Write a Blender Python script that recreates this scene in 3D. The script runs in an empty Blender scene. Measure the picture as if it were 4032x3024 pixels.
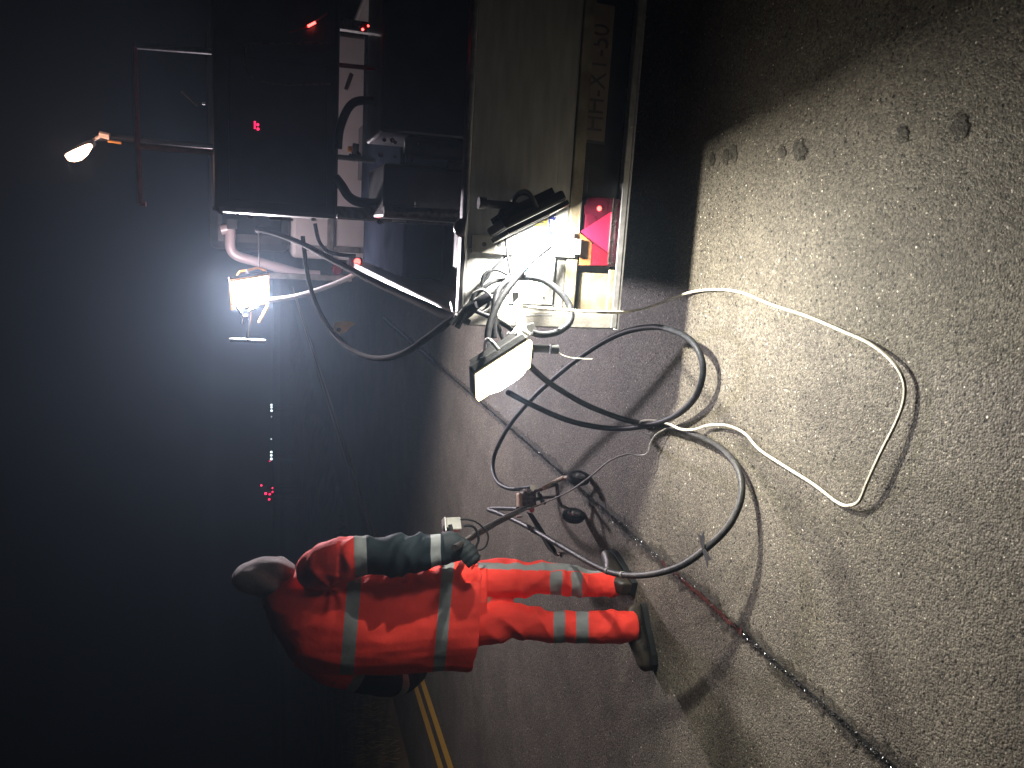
import bpy, bmesh, math, random
import numpy as np
from mathutils import Vector, Matrix, noise
random.seed(7)
R = math.radians
scn = bpy.context.scene
# ------------------------------------------------------------------ camera
HAZE_D = .0055
PITCH = R(17.5); CAMH = 1.58; FPX = 3000.0
fw = Vector((0, math.cos(PITCH), -math.sin(PITCH))); up = Vector((0, math.sin(PITCH), math.cos(PITCH)))
CAM = Vector((0, 0, CAMH))
cd = bpy.data.cameras.new('camera'); cam = bpy.data.objects.new('camera', cd); scn.collection.objects.link(cam)
cd.sensor_width = 36; cd.lens = FPX / 4032 * 36; cd.clip_end = 2000; cd.clip_start = 0.05
m3 = Matrix((( -up.x, 1, -fw.x), (-up.y, 0, -fw.y), (-up.z, 0, -fw.z)))
cam.matrix_world = Matrix.Translation(CAM) @ m3.to_4x4()
scn.camera = cam
# ------------------------------------------------------------------ night sky
w = bpy.data.worlds.new('World'); scn.world = w; w.use_nodes = True
nt = w.node_tree; sky = nt.nodes.new('ShaderNodeTexSky'); sky.sky_type = 'NISHITA'; sky.sun_disc = False
sky.sun_elevation = R(-6); sky.sun_rotation = R(200)
bg = nt.nodes['Background']; bg.inputs[1].default_value = 0.05
nt.links.new(sky.outputs[0], bg.inputs[0])
scn.view_settings.view_transform = 'Standard'; scn.view_settings.look = 'None'
scn.view_settings.exposure = 0; scn.view_settings.gamma = 1
# ------------------------------------------------------------------ frames: points of the place read off the photograph
def ray(x, y): return fw + (x - 2016) / FPX * (-up) + (1512 - y) / FPX * Vector((1, 0, 0))
def G(x, y, z=0.0):
    d = ray(x, y); return CAM + d * ((z - CAMH) / d.z)
def D(x, y, Y):
    d = ray(x, y); return CAM + d * (Y / d.y)
YAW = R(11.4)
ex = Vector((math.cos(YAW), -math.sin(YAW), 0)); ey = Vector((math.sin(YAW), math.cos(YAW), 0))
O = D(2430, 1290, 2.62); O.z = 0
def T(x, y, off=0.0):                       # truck-local point on the plane `off` metres behind the tail
    d = ray(x, y); t = ((O - CAM).dot(ey) + off) / d.dot(ey); P = CAM + d * t
    return Vector(((P - O).dot(ex), off, P.z))
def TL(v): return O + ex * v[0] + ey * v[1] + Vector((0, 0, v[2]))
def PX(g):                                  # a point spec: (x,y,'g',height) | (x,y,'Y',depth) | (x,y,'t',offset behind tail)
    if g[2] == 'g': return G(g[0], g[1], g[3])
    if g[2] == 'Y': return D(g[0], g[1], g[3])
    return TL(T(g[0], g[1], g[3]))
# ------------------------------------------------------------------ materials
def mat(name, col, rough=0.6, metal=0.0, var=0.15, scale=30, bump=0.0, bscale=200, emis=None, estr=0, spec=0.5, trans=0, coat=0, col2=None, detail=4, stretch=None, sheen=0):
    m = bpy.data.materials.new(name); m.use_nodes = True; n = m.node_tree; b = n.nodes['Principled BSDF']
    b.inputs['Roughness'].default_value = rough; b.inputs['Metallic'].default_value = metal
    b.inputs['Specular IOR Level'].default_value = spec; b.inputs['Coat Weight'].default_value = coat
    if sheen: b.inputs['Sheen Weight'].default_value = sheen
    tc = n.nodes.new('ShaderNodeTexCoord'); mp = n.nodes.new('ShaderNodeMapping'); n.links.new(tc.outputs['Object'], mp.inputs[0])
    if stretch: mp.inputs['Scale'].default_value = stretch
    tx = n.nodes.new('ShaderNodeTexNoise'); tx.inputs['Scale'].default_value = scale; tx.inputs['Detail'].default_value = detail
    n.links.new(mp.outputs[0], tx.inputs['Vector'])
    cr = n.nodes.new('ShaderNodeValToRGB'); n.links.new(tx.outputs['Fac'], cr.inputs[0])
    c2 = col2 if col2 else tuple(c * (1 + var) for c in col); c1 = col if col2 else tuple(c * (1 - var) for c in col)
    cr.color_ramp.elements[0].position = 0.35; cr.color_ramp.elements[0].color = (*c1, 1)
    cr.color_ramp.elements[1].position = 0.65; cr.color_ramp.elements[1].color = (*c2, 1)
    n.links.new(cr.outputs[0], b.inputs['Base Color'])
    rr = n.nodes.new('ShaderNodeMapRange'); rr.inputs['To Min'].default_value = max(0.03, rough - 0.1); rr.inputs['To Max'].default_value = min(1, rough + 0.12)
    n.links.new(tx.outputs['Fac'], rr.inputs['Value']); n.links.new(rr.outputs[0], b.inputs['Roughness'])
    if bump:
        t2 = n.nodes.new('ShaderNodeTexNoise'); t2.inputs['Scale'].default_value = bscale; t2.inputs['Detail'].default_value = 3
        n.links.new(mp.outputs[0], t2.inputs['Vector'])
        bp = n.nodes.new('ShaderNodeBump'); bp.inputs['Strength'].default_value = bump; bp.inputs['Distance'].default_value = 0.004
        n.links.new(t2.outputs['Fac'], bp.inputs['Height']); n.links.new(bp.outputs[0], b.inputs['Normal'])
    if emis: b.inputs['Emission Color'].default_value = (*emis, 1); b.inputs['Emission Strength'].default_value = estr
    if trans: b.inputs['Transmission Weight'].default_value = trans
    return m
ALU = mat('aluminium', (.50, .50, .49), .42, .55, .12, 6, .15, 90, stretch=(1, 1, 6))
ALUD = mat('dirty_aluminium', (.17, .16, .145), .55, .35, .3, 14, .3, 120, col2=(.29, .275, .25))
STEEL = mat('galvanised_steel', (.45, .45, .46), .35, .8, .15, 40, .1, 60)
RUST = mat('rusty_steel', (.11, .085, .05), .75, .2, .3, 9, .5, 70, col2=(.27, .245, .18), detail=8)
BLACKM = mat('black_painted_steel', (.018, .019, .022), .38, 0, .3, 8, .15, 60, coat=.3)
BLACKP = mat('black_plastic', (.015, .016, .018), .5, 0, .3, 40, .2, 300)
RUBBER = mat('black_rubber', (.014, .015, .018), .5, 0, .3, 60, .2, 300, spec=.22)
RUBBERD = mat('dusty_black_rubber', (.018, .018, .02), .45, 0, .4, 50, .3, 300, col2=(.04, .039, .037), spec=.3)
MRUB = mat('matte_black_rubber', (.012, .012, .015), .85, 0, .3, 60, .2, 300, spec=.02)
DARKFILL = mat('dark_box_fill', (.010, .012, .018), .95, 0, .3, 6, .4, 20, spec=0)
WHITEP = mat('white_paint', (.72, .70, .70), .35, 0, .06, 5, 0)
WCABLE = mat('white_cable_sheath', (.50, .47, .38), .45, 0, .15, 30, .1, 100, col2=(.66, .64, .54))
GWIRE = mat('grey_wire_sheath', (.13, .125, .115), .5, 0, .3, 60)
TAN = mat('tan_painted_steel', (.42, .33, .24), .5, .1, .2, 60, .2, 200)
DARKST = mat('worn_dark_steel', (.05, .046, .044), .45, .5, .4, 60, .3, 200, col2=(.13, .115, .10))
CHROME = mat('chrome', (.75, .75, .76), .15, 1, .05, 20)
PIPE = mat('pale_tube', (.55, .47, .47), .3, .1, .02, 3)
GLASS = mat('dark_window_glass', (.01, .012, .015), .08, 0, .1, 3)
YEL = mat('yellow_plastic', (.75, .55, .08), .4, 0, .08, 30)
ORANGEP = mat('orange_and_lit_steel', (.55, .26, .05), .45, .1, .15, 40, .1, 100)  # own orange of tool and handle; orange light painted on the frame upright
REDRIM = mat('red_and_redlit_steel', (.42, .05, .05), .35, .1, .15, 30)  # red light put into frame, line and bar; own colour on the knob
PANELW = mat('white_plate', (.70, .70, .68), .4, 0, .07, 12)
STKY = mat('yellow_sticker', (.42, .30, .02), .45, 0, .08, 20)
STKB = mat('navy_sticker', (.01, .014, .10), .45, 0, .1, 20)
CYAN = mat('cyan_print', (.08, .62, .75), .45, 0, .05, 20)
INK = mat('black_print', (.012, .012, .015), .5, 0, .1, 20)
INKW = mat('white_print', (.75, .75, .72), .5, 0, .05, 20)
PLATEY = mat('dimmed_plate', (.17, .135, .10), .5, .1, .15, 20, .2, 80)  # plate base darkened, dim light below the tailboard put into the colour
LENSR = mat('red_lens', (.17, .006, .015), .15, 0, .15, 40, .3, 250, spec=.6)
LENSD = mat('dark_red_lens', (.05, .004, .012), .12, 0, .25, 40, .3, 250, spec=.6)
LENSM = mat('red_reflector', (.50, .010, .04), .3, 0, .05, 300, .3, 700)
AMBER = mat('amber_lens', (.15, .065, .025), .15, 0, .25, 40, .4, 200, spec=.6)
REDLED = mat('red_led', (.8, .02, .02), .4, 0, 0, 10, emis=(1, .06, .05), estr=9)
PINKLED = mat('red_display_led', (.8, .02, .05), .4, 0, 0, 10, emis=(1, .02, .10), estr=3)
WHITELED = mat('white_far_glow', (.8, .8, .8), .4, 0, 0, 10, emis=(.8, .95, 1), estr=3)
LAMPF = mat('lit_lamp_glass', (.9, .9, .85), .3, 0, 0, 10, emis=(1, .99, .95), estr=26)
LAMPC = mat('lit_lamp_glass', (.9, .9, .85), .3, 0, 0, 10, emis=(1, .97, .88), estr=4)
LAMPW = mat('warm_lit_glass', (.9, .8, .7), .3, 0, 0, 10, emis=(1, .62, .42), estr=9)
BEZEL = mat('glowing_yellow_rim', (.9, .7, .25), .35, 0, .05, 20, emis=(1, .84, .55), estr=3)  # yellow lamp rim, its burnt-out glare put in as emission
BEZELO = mat('orange_lamp_frame', (.75, .36, .10), .4, 0, .1, 20, .1, 80)
HOODF = mat('grey_fleece', (.20, .175, .165), .95, 0, .12, 60, .5, 500, sheen=.3)
GLOVE = mat('black_glove_fabric', (.012, .02, .024), .7, 0, .3, 80, .4, 300)
BOOT = mat('dusty_black_leather', (.010, .009, .008), .5, 0, .4, 9, .6, 90, col2=(.05, .040, .029))
SOLE = mat('black_rubber_sole', (.008, .01, .011), .6, 0, .3, 60)
SKIN = mat('skin', (.5, .3, .22), .55, 0, .05, 40)
LACE = mat('boot_lace', (.16, .14, .10), .8, 0, .1, 80)
BAND = mat('reflective_band', (.34, .35, .36), .55, 0, .06, 200, .1, 600)
DARKLET = mat('dimmed_plate_lettering', (.05, .042, .036), .5, 0, .1, 20)  # lettering colour dimmed along with the plate
CREAM = mat('cream_tag_plastic', (.62, .56, .32), .5, 0, .05, 30)
# ------------------------------------------------------------------ mesh helpers
COL = scn.collection
def link(name, me, m=None, parent=None, smooth=False):
    o = bpy.data.objects.new(name, me); COL.objects.link(o)
    if m is not None:
        for mm in (m if isinstance(m, (list, tuple)) else [m]): me.materials.append(mm)
    if parent: o.parent = parent
    if smooth:
        for p in me.polygons: p.use_smooth = True
    return o
def meta(o, label=None, cat=None, group=None, kind=None):
    if label: o['label'] = label
    if cat: o['category'] = cat
    if group: o['group'] = group
    if kind: o['kind'] = kind
    return o
def empty(name, loc, rz=0, label=None, cat=None, group=None):
    o = bpy.data.objects.new(name, None); COL.objects.link(o); o.location = loc; o.rotation_euler.z = rz
    o.empty_display_size = .1
    return meta(o, label, cat, group)
class MB:
    def __init__(s, inv=None): s.v = []; s.f = []; s.mi = []; s.inv = inv; s.cur = 0
    def add(s, vs, fs):
        b = len(s.v); s.v += [Vector(v) for v in vs]; s.f += [tuple(i + b for i in f) for f in fs]; s.mi += [s.cur] * len(fs)
    def box(s, a, b, bev=0.0):
        bm = bmesh.new(); bmesh.ops.create_cube(bm, size=1)
        a = Vector(a); b = Vector(b); c = (a + b) / 2; d = b - a
        for v in bm.verts: v.co = Vector((c.x + v.co.x * d.x, c.y + v.co.y * d.y, c.z + v.co.z * d.z))
        if bev: bmesh.ops.bevel(bm, geom=bm.edges[:], offset=min(bev, min(abs(d.x), abs(d.y), abs(d.z)) * .45), segments=2, affect='EDGES', profile=.5)
        s.add([v.co.copy() for v in bm.verts], [[v.index for v in f.verts] for f in (bm.verts.index_update() or bm.faces)]); bm.free(); return s
    def obox(s, c, ax, ay, az, sx, sy, sz, bev=0.0):   # oriented box
        t = MB(); t.box((-sx / 2, -sy / 2, -sz / 2), (sx / 2, sy / 2, sz / 2), bev)
        s.add([Vector(c) + ax * v.x + ay * v.y + az * v.z for v in t.v], t.f); return s
    def tube(s, pts, r, n=8, closed=False, caps=True, flat=None):
        P = [Vector(p) for p in pts]; k = len(P); rr = r if isinstance(r, (list, tuple)) else [r] * k
        t0 = (P[1] - P[0]).normalized(); nrm = t0.orthogonal().normalized(); vs = []
        for i in range(k):
            t = (P[min(i + 1, k - 1)] - P[max(i - 1, 0)])
            t = t.normalized() if t.length > 1e-9 else t0
            nrm = (nrm - t * nrm.dot(t)); nrm = nrm.normalized() if nrm.length > 1e-6 else t.orthogonal().normalized()
            bn = t.cross(nrm)
            for j in range(n):
                a = 2 * math.pi * j / n; vs.append(P[i] + (nrm * math.cos(a) + bn * math.sin(a)) * rr[i])
        fs = [(i * n + j, i * n + (j + 1) % n, (i + 1) * n + (j + 1) % n, (i + 1) * n + j) for i in range(k - 1) for j in range(n)]
        if caps: fs += [tuple(range(n))[::-1], tuple((k - 1) * n + j for j in range(n))]
        s.add(vs, fs); return s
    def cyl(s, a, b, r, n=20, r2=None): return s.tube([a, b], [r, r if r2 is None else r2], n)
    def lathe(s, c, axis, prof, n=28, caps=True):      # prof: (along, radius)
        axis = Vector(axis).normalized(); u = axis.orthogonal().normalized(); v = axis.cross(u); vs = []
        for (h, r) in prof:
            for j in range(n):
                a = 2 * math.pi * j / n; vs.append(Vector(c) + axis * h + (u * math.cos(a) + v * math.sin(a)) * r)
        k = len(prof)
        fs = [(i * n + j, i * n + (j + 1) % n, (i + 1) * n + (j + 1) % n, (i + 1) * n + j) for i in range(k - 1) for j in range(n)]
        if caps: fs += [tuple(range(n))[::-1], tuple((k - 1) * n + j for j in range(n))]
        s.add(vs, fs); return s
    def prism(s, poly, d):                  # closed polygon extruded by vector d
        n = len(poly); P = [Vector(p) for p in poly]; d = Vector(d)
        s.add(P + [p + d for p in P], [tuple(range(n))[::-1], tuple(range(n, 2 * n))] + [(i, (i + 1) % n, n + (i + 1) % n, n + i) for i in range(n)]); return s
    def rings(s, rings):                    # list of equal-length closed rings
        n = len(rings[0]); k = len(rings); vs = [v for r in rings for v in r]
        fs = [(i * n + j, i * n + (j + 1) % n, (i + 1) * n + (j + 1) % n, (i + 1) * n + j) for i in range(k - 1) for j in range(n)]
        fs += [tuple(range(n))[::-1], tuple((k - 1) * n + j for j in range(n))]
        s.add(vs, fs); return s
    def obj(s, name, m, parent=None, smooth=False, world=False, fix=True):
        me = bpy.data.meshes.new(name); vs = s.v
        if world and parent is not None:
            bpy.context.view_layer.update(); iv = parent.matrix_world.inverted(); vs = [iv @ v for v in s.v]
        me.from_pydata([tuple(v) for v in vs], [], s.f)
        if isinstance(m, (list, tuple)): me.polygons.foreach_set('material_index', s.mi)
        me.update()
        if fix:
            bm = bmesh.new(); bm.from_mesh(me); bmesh.ops.recalc_face_normals(bm, faces=bm.faces[:]); bm.to_mesh(me); bm.free()
        o = link(name, me, m, parent)
        if smooth:
            me.shade_smooth() if hasattr(me, 'shade_smooth') else None
            try: me.set_sharp_from_angle(angle=R(40))
            except Exception: pass
        return o
def ring(c, a, b, n=32, pw=2.3):
    out = []
    for i in range(n):
        t = 2 * math.pi * i / n; ca, sa = math.cos(t), math.sin(t)
        out.append(c + a * (abs(ca) ** (2 / pw) * (1 if ca > 0 else -1)) + b * (abs(sa) ** (2 / pw) * (1 if sa > 0 else -1)))
    return out
def islands(mb, name, m, parent=None, smooth=False, world=False):
    # one object for each separate piece
    n = len(mb.v); par = list(range(n))
    def find(a):
        while par[a] != a: par[a] = par[par[a]]; a = par[a]
        return a
    for f in mb.f:
        for i in f[1:]: par[find(i)] = find(f[0])
    out = []
    for r in sorted({find(i) for i in range(n)}):
        ids = [i for i in range(n) if find(i) == r]; ix = {j: k for k, j in enumerate(ids)}
        q = MB(); q.add([mb.v[i] for i in ids], [tuple(ix[i] for i in f) for f in mb.f if find(f[0]) == r]); out.append(q.obj(name, m, parent, smooth, world))
    return out
def spline(pts, step=8):
    P = [Vector(p) for p in pts]; out = []
    for i in range(len(P) - 1):
        p0 = P[max(i - 1, 0)]; p1 = P[i]; p2 = P[i + 1]; p3 = P[min(i + 2, len(P) - 1)]
        for k in range(step):
            t = k / step; t2 = t * t; t3 = t2 * t
            out.append(.5 * ((2 * p1) + (p2 - p0) * t + (2 * p0 - 5 * p1 + 4 * p2 - p3) * t2 + (3 * p1 - p0 - 3 * p2 + p3) * t3))
    out.append(P[-1]); return out
def hose(name, specs, r, m, label, cat, group=None, base=None, step=10, parent=None, n=10):
    pts = spline([PX(s) if len(s) == 4 else Vector(s) for s in specs], step)
    for p in pts: p.z = max(p.z, r * .9)
    mb = MB(); mb.tube(pts, r, n)
    o = mb.obj(name, m, parent, smooth=True, world=parent is not None)
    if parent is None: meta(o, label, cat, group)
    return o, pts
def text(name, s, size, m, parent, loc, rot, sx=1.0, ext=.0012):
    cu = bpy.data.curves.new('txt', 'FONT'); cu.body = s; cu.size = size; cu.extrude = ext; cu.align_x = 'LEFT'
    to = bpy.data.objects.new('txt', cu); COL.objects.link(to)
    dg = bpy.context.evaluated_depsgraph_get(); me = bpy.data.meshes.new_from_object(to.evaluated_get(dg)); bpy.data.objects.remove(to)
    o = link(name, me, None, parent); me.materials.clear(); me.materials.append(m)
    o.location = loc; o.rotation_euler = rot; o.scale = (sx, 1, 1); return o
def bake(o):                                # apply modifiers
    dg = bpy.context.evaluated_depsgraph_get(); me = bpy.data.meshes.new_from_object(o.evaluated_get(dg))
    mats = list(o.data.materials); o.modifiers.clear(); o.data = me
    if not len(me.materials):
        for mm in mats: me.materials.append(mm)
    return o
# ------------------------------------------------------------------ the setting
def asphalt(dark=1.0, soft=False):
    m = bpy.data.materials.new('asphalt' if dark == 1 else 'damp_asphalt'); m.use_nodes = True; n = m.node_tree; b = n.nodes['Principled BSDF']; L = n.links.new
    tc = n.nodes.new('ShaderNodeTexCoord')
    def noi(sc, det=2, rough=.5):
        t = n.nodes.new('ShaderNodeTexNoise'); t.inputs['Scale'].default_value = sc; t.inputs['Detail'].default_value = det; t.inputs['Roughness'].default_value = rough; L(tc.outputs['Object'], t.inputs['Vector']); return t
    def vor(sc, feat='F1'):
        t = n.nodes.new('ShaderNodeTexVoronoi'); t.inputs['Scale'].default_value = sc; t.feature = feat; L(tc.outputs['Object'], t.inputs['Vector']); return t
    def ramp(src, stops, inter='LINEAR'):
        r = n.nodes.new('ShaderNodeValToRGB'); L(src, r.inputs[0]); r.color_ramp.interpolation = inter
        e = r.color_ramp.elements; e[0].position, e[0].color = stops[0][0], (*stops[0][1], 1); e[1].position, e[1].color = stops[-1][0], (*stops[-1][1], 1)
        for p, c in stops[1:-1]: q = e.new(p); q.color = (*c, 1)
        return r
    def mix(f, a, bb, mode='MIX'):
        x = n.nodes.new('ShaderNodeMix'); x.data_type = 'RGBA'; x.blend_type = mode
        if isinstance(f, float): x.inputs[0].default_value = f
        else: L(f, x.inputs[0])
        L(a, x.inputs[6]); L(bb, x.inputs[7]); return x
    big = noi(1.3, 3); mid = noi(14, 4, .6); st = vor(170); st2 = vor(58)
    base = ramp(big.outputs['Fac'], [(.3, (.094, .085, .070)), (.7, (.130, .118, .099))])
    stone = ramp(st.outputs['Color'], [(.0, (.45, .44, .42)), (.5, (.95, .93, .9)), (.90, (1.45, 1.42, 1.35)), (1.0, (3.4, 3.3, 3.1))])
    c1 = mix(1.0, base.outputs[0], stone.outputs[0], 'MULTIPLY')
    pits = ramp(noi(75, 3, .65).outputs['Fac'], [(.385, (.12, .12, .12)), (.44, (1, 1, 1))])
    c2 = mix(.68, c1.outputs[2], pits.outputs[0], 'MULTIPLY')
    sp = ramp(st2.outputs['Distance'], [(.05, (1, 1, 1)), (.16, (0, 0, 0))]); spc = ramp(st2.outputs['Color'], [(.66, (0, 0, 0)), (.70, (1, 1, 1))])
    ms = n.nodes.new('ShaderNodeMath'); ms.operation = 'MULTIPLY'; L(sp.outputs[0], ms.inputs[0]); L(spc.outputs[0], ms.inputs[1])
    lite = n.nodes.new('ShaderNodeRGB'); lite.outputs[0].default_value = (.66, .62, .53, 1)
    c3 = mix(ms.outputs[0], c2.outputs[2], lite.outputs[0])
    st3 = vor(34); s3d = ramp(st3.outputs['Distance'], [(.07, (1, 1, 1)), (.13, (0, 0, 0))]); s3c = ramp(st3.outputs['Color'], [(.70, (0, 0, 0)), (.73, (1, 1, 1))])
    m3_ = n.nodes.new('ShaderNodeMath'); m3_.operation = 'MULTIPLY'; L(s3d.outputs[0], m3_.inputs[0]); L(s3c.outputs[0], m3_.inputs[1])
    c3 = mix(m3_.outputs[0], c3.outputs[2], lite.outputs[0])
    st4 = vor(40); s4d = ramp(st4.outputs['Distance'], [(.13, (.06, .06, .06)), (.22, (1, 1, 1))]); s4c = ramp(st4.outputs['Color'], [(.42, (0, 0, 0)), (.45, (1, 1, 1))])
    mm = n.nodes.new('ShaderNodeMath'); mm.operation = 'MAXIMUM'; L(s4d.outputs[0], mm.inputs[0]); L(s4c.outputs[0], mm.inputs[1])
    c3 = mix(1.0, c3.outputs[2], mm.outputs[0], 'MULTIPLY')
    pat = ramp(noi(4.5, 5, .65).outputs['Fac'], [(.35, (.80, .79, .78)), (.65, (1.12, 1.12, 1.10))]); c3 = mix(1.0, c3.outputs[2], pat.outputs[0], 'MULTIPLY')
    L(c3.outputs[2], b.inputs['Base Color'])
    rr = ramp(st.outputs['Color'], [(0, (.75,) * 3), (.85, (.6,) * 3), (1, (.28,) * 3)]); L(rr.outputs[0], b.inputs['Roughness'])
    b.inputs['Specular IOR Level'].default_value = .35
    bsum = n.nodes.new('ShaderNodeMath'); bsum.operation = 'ADD'
    a1 = n.nodes.new('ShaderNodeMath'); a1.operation = 'MULTIPLY'; a1.inputs[1].default_value = -1.0; L(st.outputs['Distance'], a1.inputs[0])
    a2 = n.nodes.new('ShaderNodeMath'); a2.operation = 'MULTIPLY'; a2.inputs[1].default_value = 1.6; L(noi(75, 3, .65).outputs['Fac'], a2.inputs[0])
    L(a1.outputs[0], bsum.inputs[0]); L(a2.outputs[0], bsum.inputs[1])
    bp = n.nodes.new('ShaderNodeBump'); bp.inputs['Strength'].default_value = .7; bp.inputs['Distance'].default_value = .0028
    L(bsum.outputs[0], bp.inputs['Height']); L(bp.outputs[0], b.inputs['Normal'])
    if dark != 1.0:
        dk = n.nodes.new('ShaderNodeRGB'); dk.outputs[0].default_value = (dark, dark, dark, 1); c4 = mix(1.0, c3.outputs[2], dk.outputs[0], 'MULTIPLY'); L(c4.outputs[2], b.inputs['Base Color'])
    if soft:
        at = n.nodes.new('ShaderNodeAttribute'); at.attribute_name = 'core'; ng = noi(60, 4, .7)
        ma = n.nodes.new('ShaderNodeMath'); ma.operation = 'MULTIPLY_ADD'; ma.inputs[1].default_value = 1.1; L(ng.outputs['Fac'], ma.inputs[0]); L(at.outputs['Fac'], ma.inputs[2])
        al = ramp(ma.outputs[0], [(.62, (0, 0, 0)), (.86, (.92, .92, .92))]); L(al.outputs[0], b.inputs['Alpha'])
    return m
ROAD = asphalt()
DAMP = asphalt(.50, True)
# frame of the road: s = along, t = across (to the right), origin O
def RD(s, t, z=0.0): return O + ey * s + ex * t + Vector((0, 0, z))
def across(P): return (P - O).dot(ex)
def along(P): return (P - O).dot(ey)
mb = MB(); mb.add([(-400, -60, 0), (400, -60, 0), (400, 900, 0), (-400, 900, 0)], [(0, 1, 2, 3)])
meta(mb.obj('ground', ROAD, fix=False), kind='structure')
# the wet filled joint
jt = [across(G(*p)) for p in ((3530, 3024), (2420, 2040), (1660, 1380))]
def strip(name, ts, w0, m, s0, s1, z, ds=.05, amp=0.0, seed=0, kind='structure', hmp=0.0, core=False):
    vs = []; fs = []; k = int((s1 - s0) / ds); rnd = random.Random(seed)
    for i in range(k + 1):
        s = s0 + (s1 - s0) * i / k; t = ts(s)
        a = noise.noise(Vector((s * 6, seed, 0))) * amp + noise.noise(Vector((s * 31, seed, 3))) * amp * .8 + rnd.uniform(-amp, amp) * .5
        bb = noise.noise(Vector((s * 6, seed, 9))) * amp + noise.noise(Vector((s * 31, seed, 7))) * amp * .8 + rnd.uniform(-amp, amp) * .5
        h = hmp * (0.5 + noise.noise(Vector((s * 20, 1, seed))))
        vs += [RD(s, t - w0 / 2 + a, z), RD(s, t + a * .3, z + h), RD(s, t + w0 / 2 + bb, z)]
    for i in range(k): fs += [(3 * i, 3 * i + 1, 3 * i + 4, 3 * i + 3), (3 * i + 1, 3 * i + 2, 3 * i + 5, 3 * i + 4)]
    mb = MB(); mb.add(vs, fs); o = mb.obj(name, m, fix=False)
    for p in o.data.polygons: p.use_smooth = True
    if core: o.data.attributes.new('core', 'FLOAT', 'POINT').data.foreach_set('value', [.8 if i % 3 == 1 else 0.0 for i in range(len(o.data.vertices))])
    return meta(o, kind=kind)
P1 = G(3530, 3024); P2 = G(1660, 1380); P1b = G(2420, 2040)
def joint_t(s):
    a0, t0 = along(P1), across(P1); a1, t1 = along(P1b), across(P1b); a2, t2 = along(P2), across(P2)
    if s < a1: return t0 + (t1 - t0) * (s - a0) / (a1 - a0)
    return t1 + (t2 - t1) * (s - a1) / (a2 - a1)
WET = mat('wet_joint_sealant', (.022, .022, .022), .16, 0, .3, 50, .9, 130)
WETR = mat('rusty_wet_sealant', (.050, .022, .020), .18, 0, .3, 50, .9, 130)
STAINW = mat('damp_asphalt', (.075, .073, .070), .4, 0, .35, 70, .5, 120)
strip('wet_strip', joint_t, .09, DAMP, -2.2, along(P2) + 3, .004, .02, .03, 3, core=True)
strip('sealed_joint', joint_t, .017, WET, -2.2, along(P2) + 3, .008, .01, .006, 5, hmp=.002)
strip('rusty_joint', lambda s: joint_t(s) + .004, .017, WETR, along(G(2930, 2505)), along(G(2610, 2225)), .012, .012, .011, 8, hmp=.002)
BEAD = mat('glossy_glint_beads', (.05, .05, .05), .06, 0, .2, 50, spec=.9)  # glossy beads added to give the wet joint its glints
mb = MB(); rg = random.Random(11)
for _ in range(2600):
    s_ = rg.choice((rg.uniform(-1.6, 2.6), rg.uniform(-.1, 1.3))); t_ = joint_t(s_) + rg.gauss(0, .009); r_ = rg.uniform(.0012, .0034); c = RD(s_, t_, .011); a0 = rg.uniform(0, 6.28)
    tp = c + Vector((rg.uniform(-.5, .5) * r_, rg.uniform(-.5, .5) * r_, r_ * rg.uniform(.6, 1.3)))
    rim_ = [c + Vector((math.cos(a0 + 6.283 * i / 6), math.sin(a0 + 6.283 * i / 6), 0)) * r_ * rg.uniform(.7, 1.3) for i in range(6)]
    mb.add([tp] + rim_, [(0, 1 + i, 1 + (i + 1) % 6) for i in range(6)])
meta(mb.obj('glint_beads', BEAD, fix=False, smooth=True), kind='stuff')
# double yellow line
YLINE = mat('worn_yellow_paint', (.62, .36, .05), .6, 0, .15, 12, .4, 150, col2=(.70, .42, .08), detail=6)
YB = [across(G(x, 3024)) for x in (1788, 1766, 1748, 1727)]
for k, (a, c) in enumerate(((YB[0], YB[1]), (YB[2], YB[3]))):
    strip('road_marking', lambda s, q=(a + c) / 2: q, abs(a - c), YLINE, -6, 60, .004, .25, .003, 20 + k)
# rough verge past the road edge
EDGE = across(G(1616, 3024))
VERG = mat('dry_grass_verge', (.055, .040, .016), .95, 0, .4, 2.2, 1.0, 40, col2=(.14, .10, .045), detail=10)
mb = MB(); NX, NY = 60, 120; vs = []
for j in range(NY + 1):
    for i in range(NX + 1):
        tt = EDGE - .0 - (i / NX) ** 1.6 * 60; ss = -10 + 130 * j / NY
        h = 0.02 + min(.28, .25 * (EDGE - tt)) + .10 * noise.noise(Vector((ss * .7, tt * .9, 0))) * min(1, (EDGE - tt) * 2) + .05 * noise.noise(Vector((ss * 3, tt * 3, 5))) * min(1, (EDGE - tt) * 2)
        tt2 = tt + .10 * noise.noise(Vector((ss * 2.1, 0, 4))) * (1 if i == 0 else .3)
        vs.append(RD(ss, tt2, h if i else 0.002))
mb.add(vs, [(j * (NX + 1) + i, j * (NX + 1) + i + 1, (j + 1) * (NX + 1) + i + 1, (j + 1) * (NX + 1) + i) for j in range(NY) for i in range(NX)])
meta(mb.obj('verge', VERG, fix=False, smooth=True), kind='structure')
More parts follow.
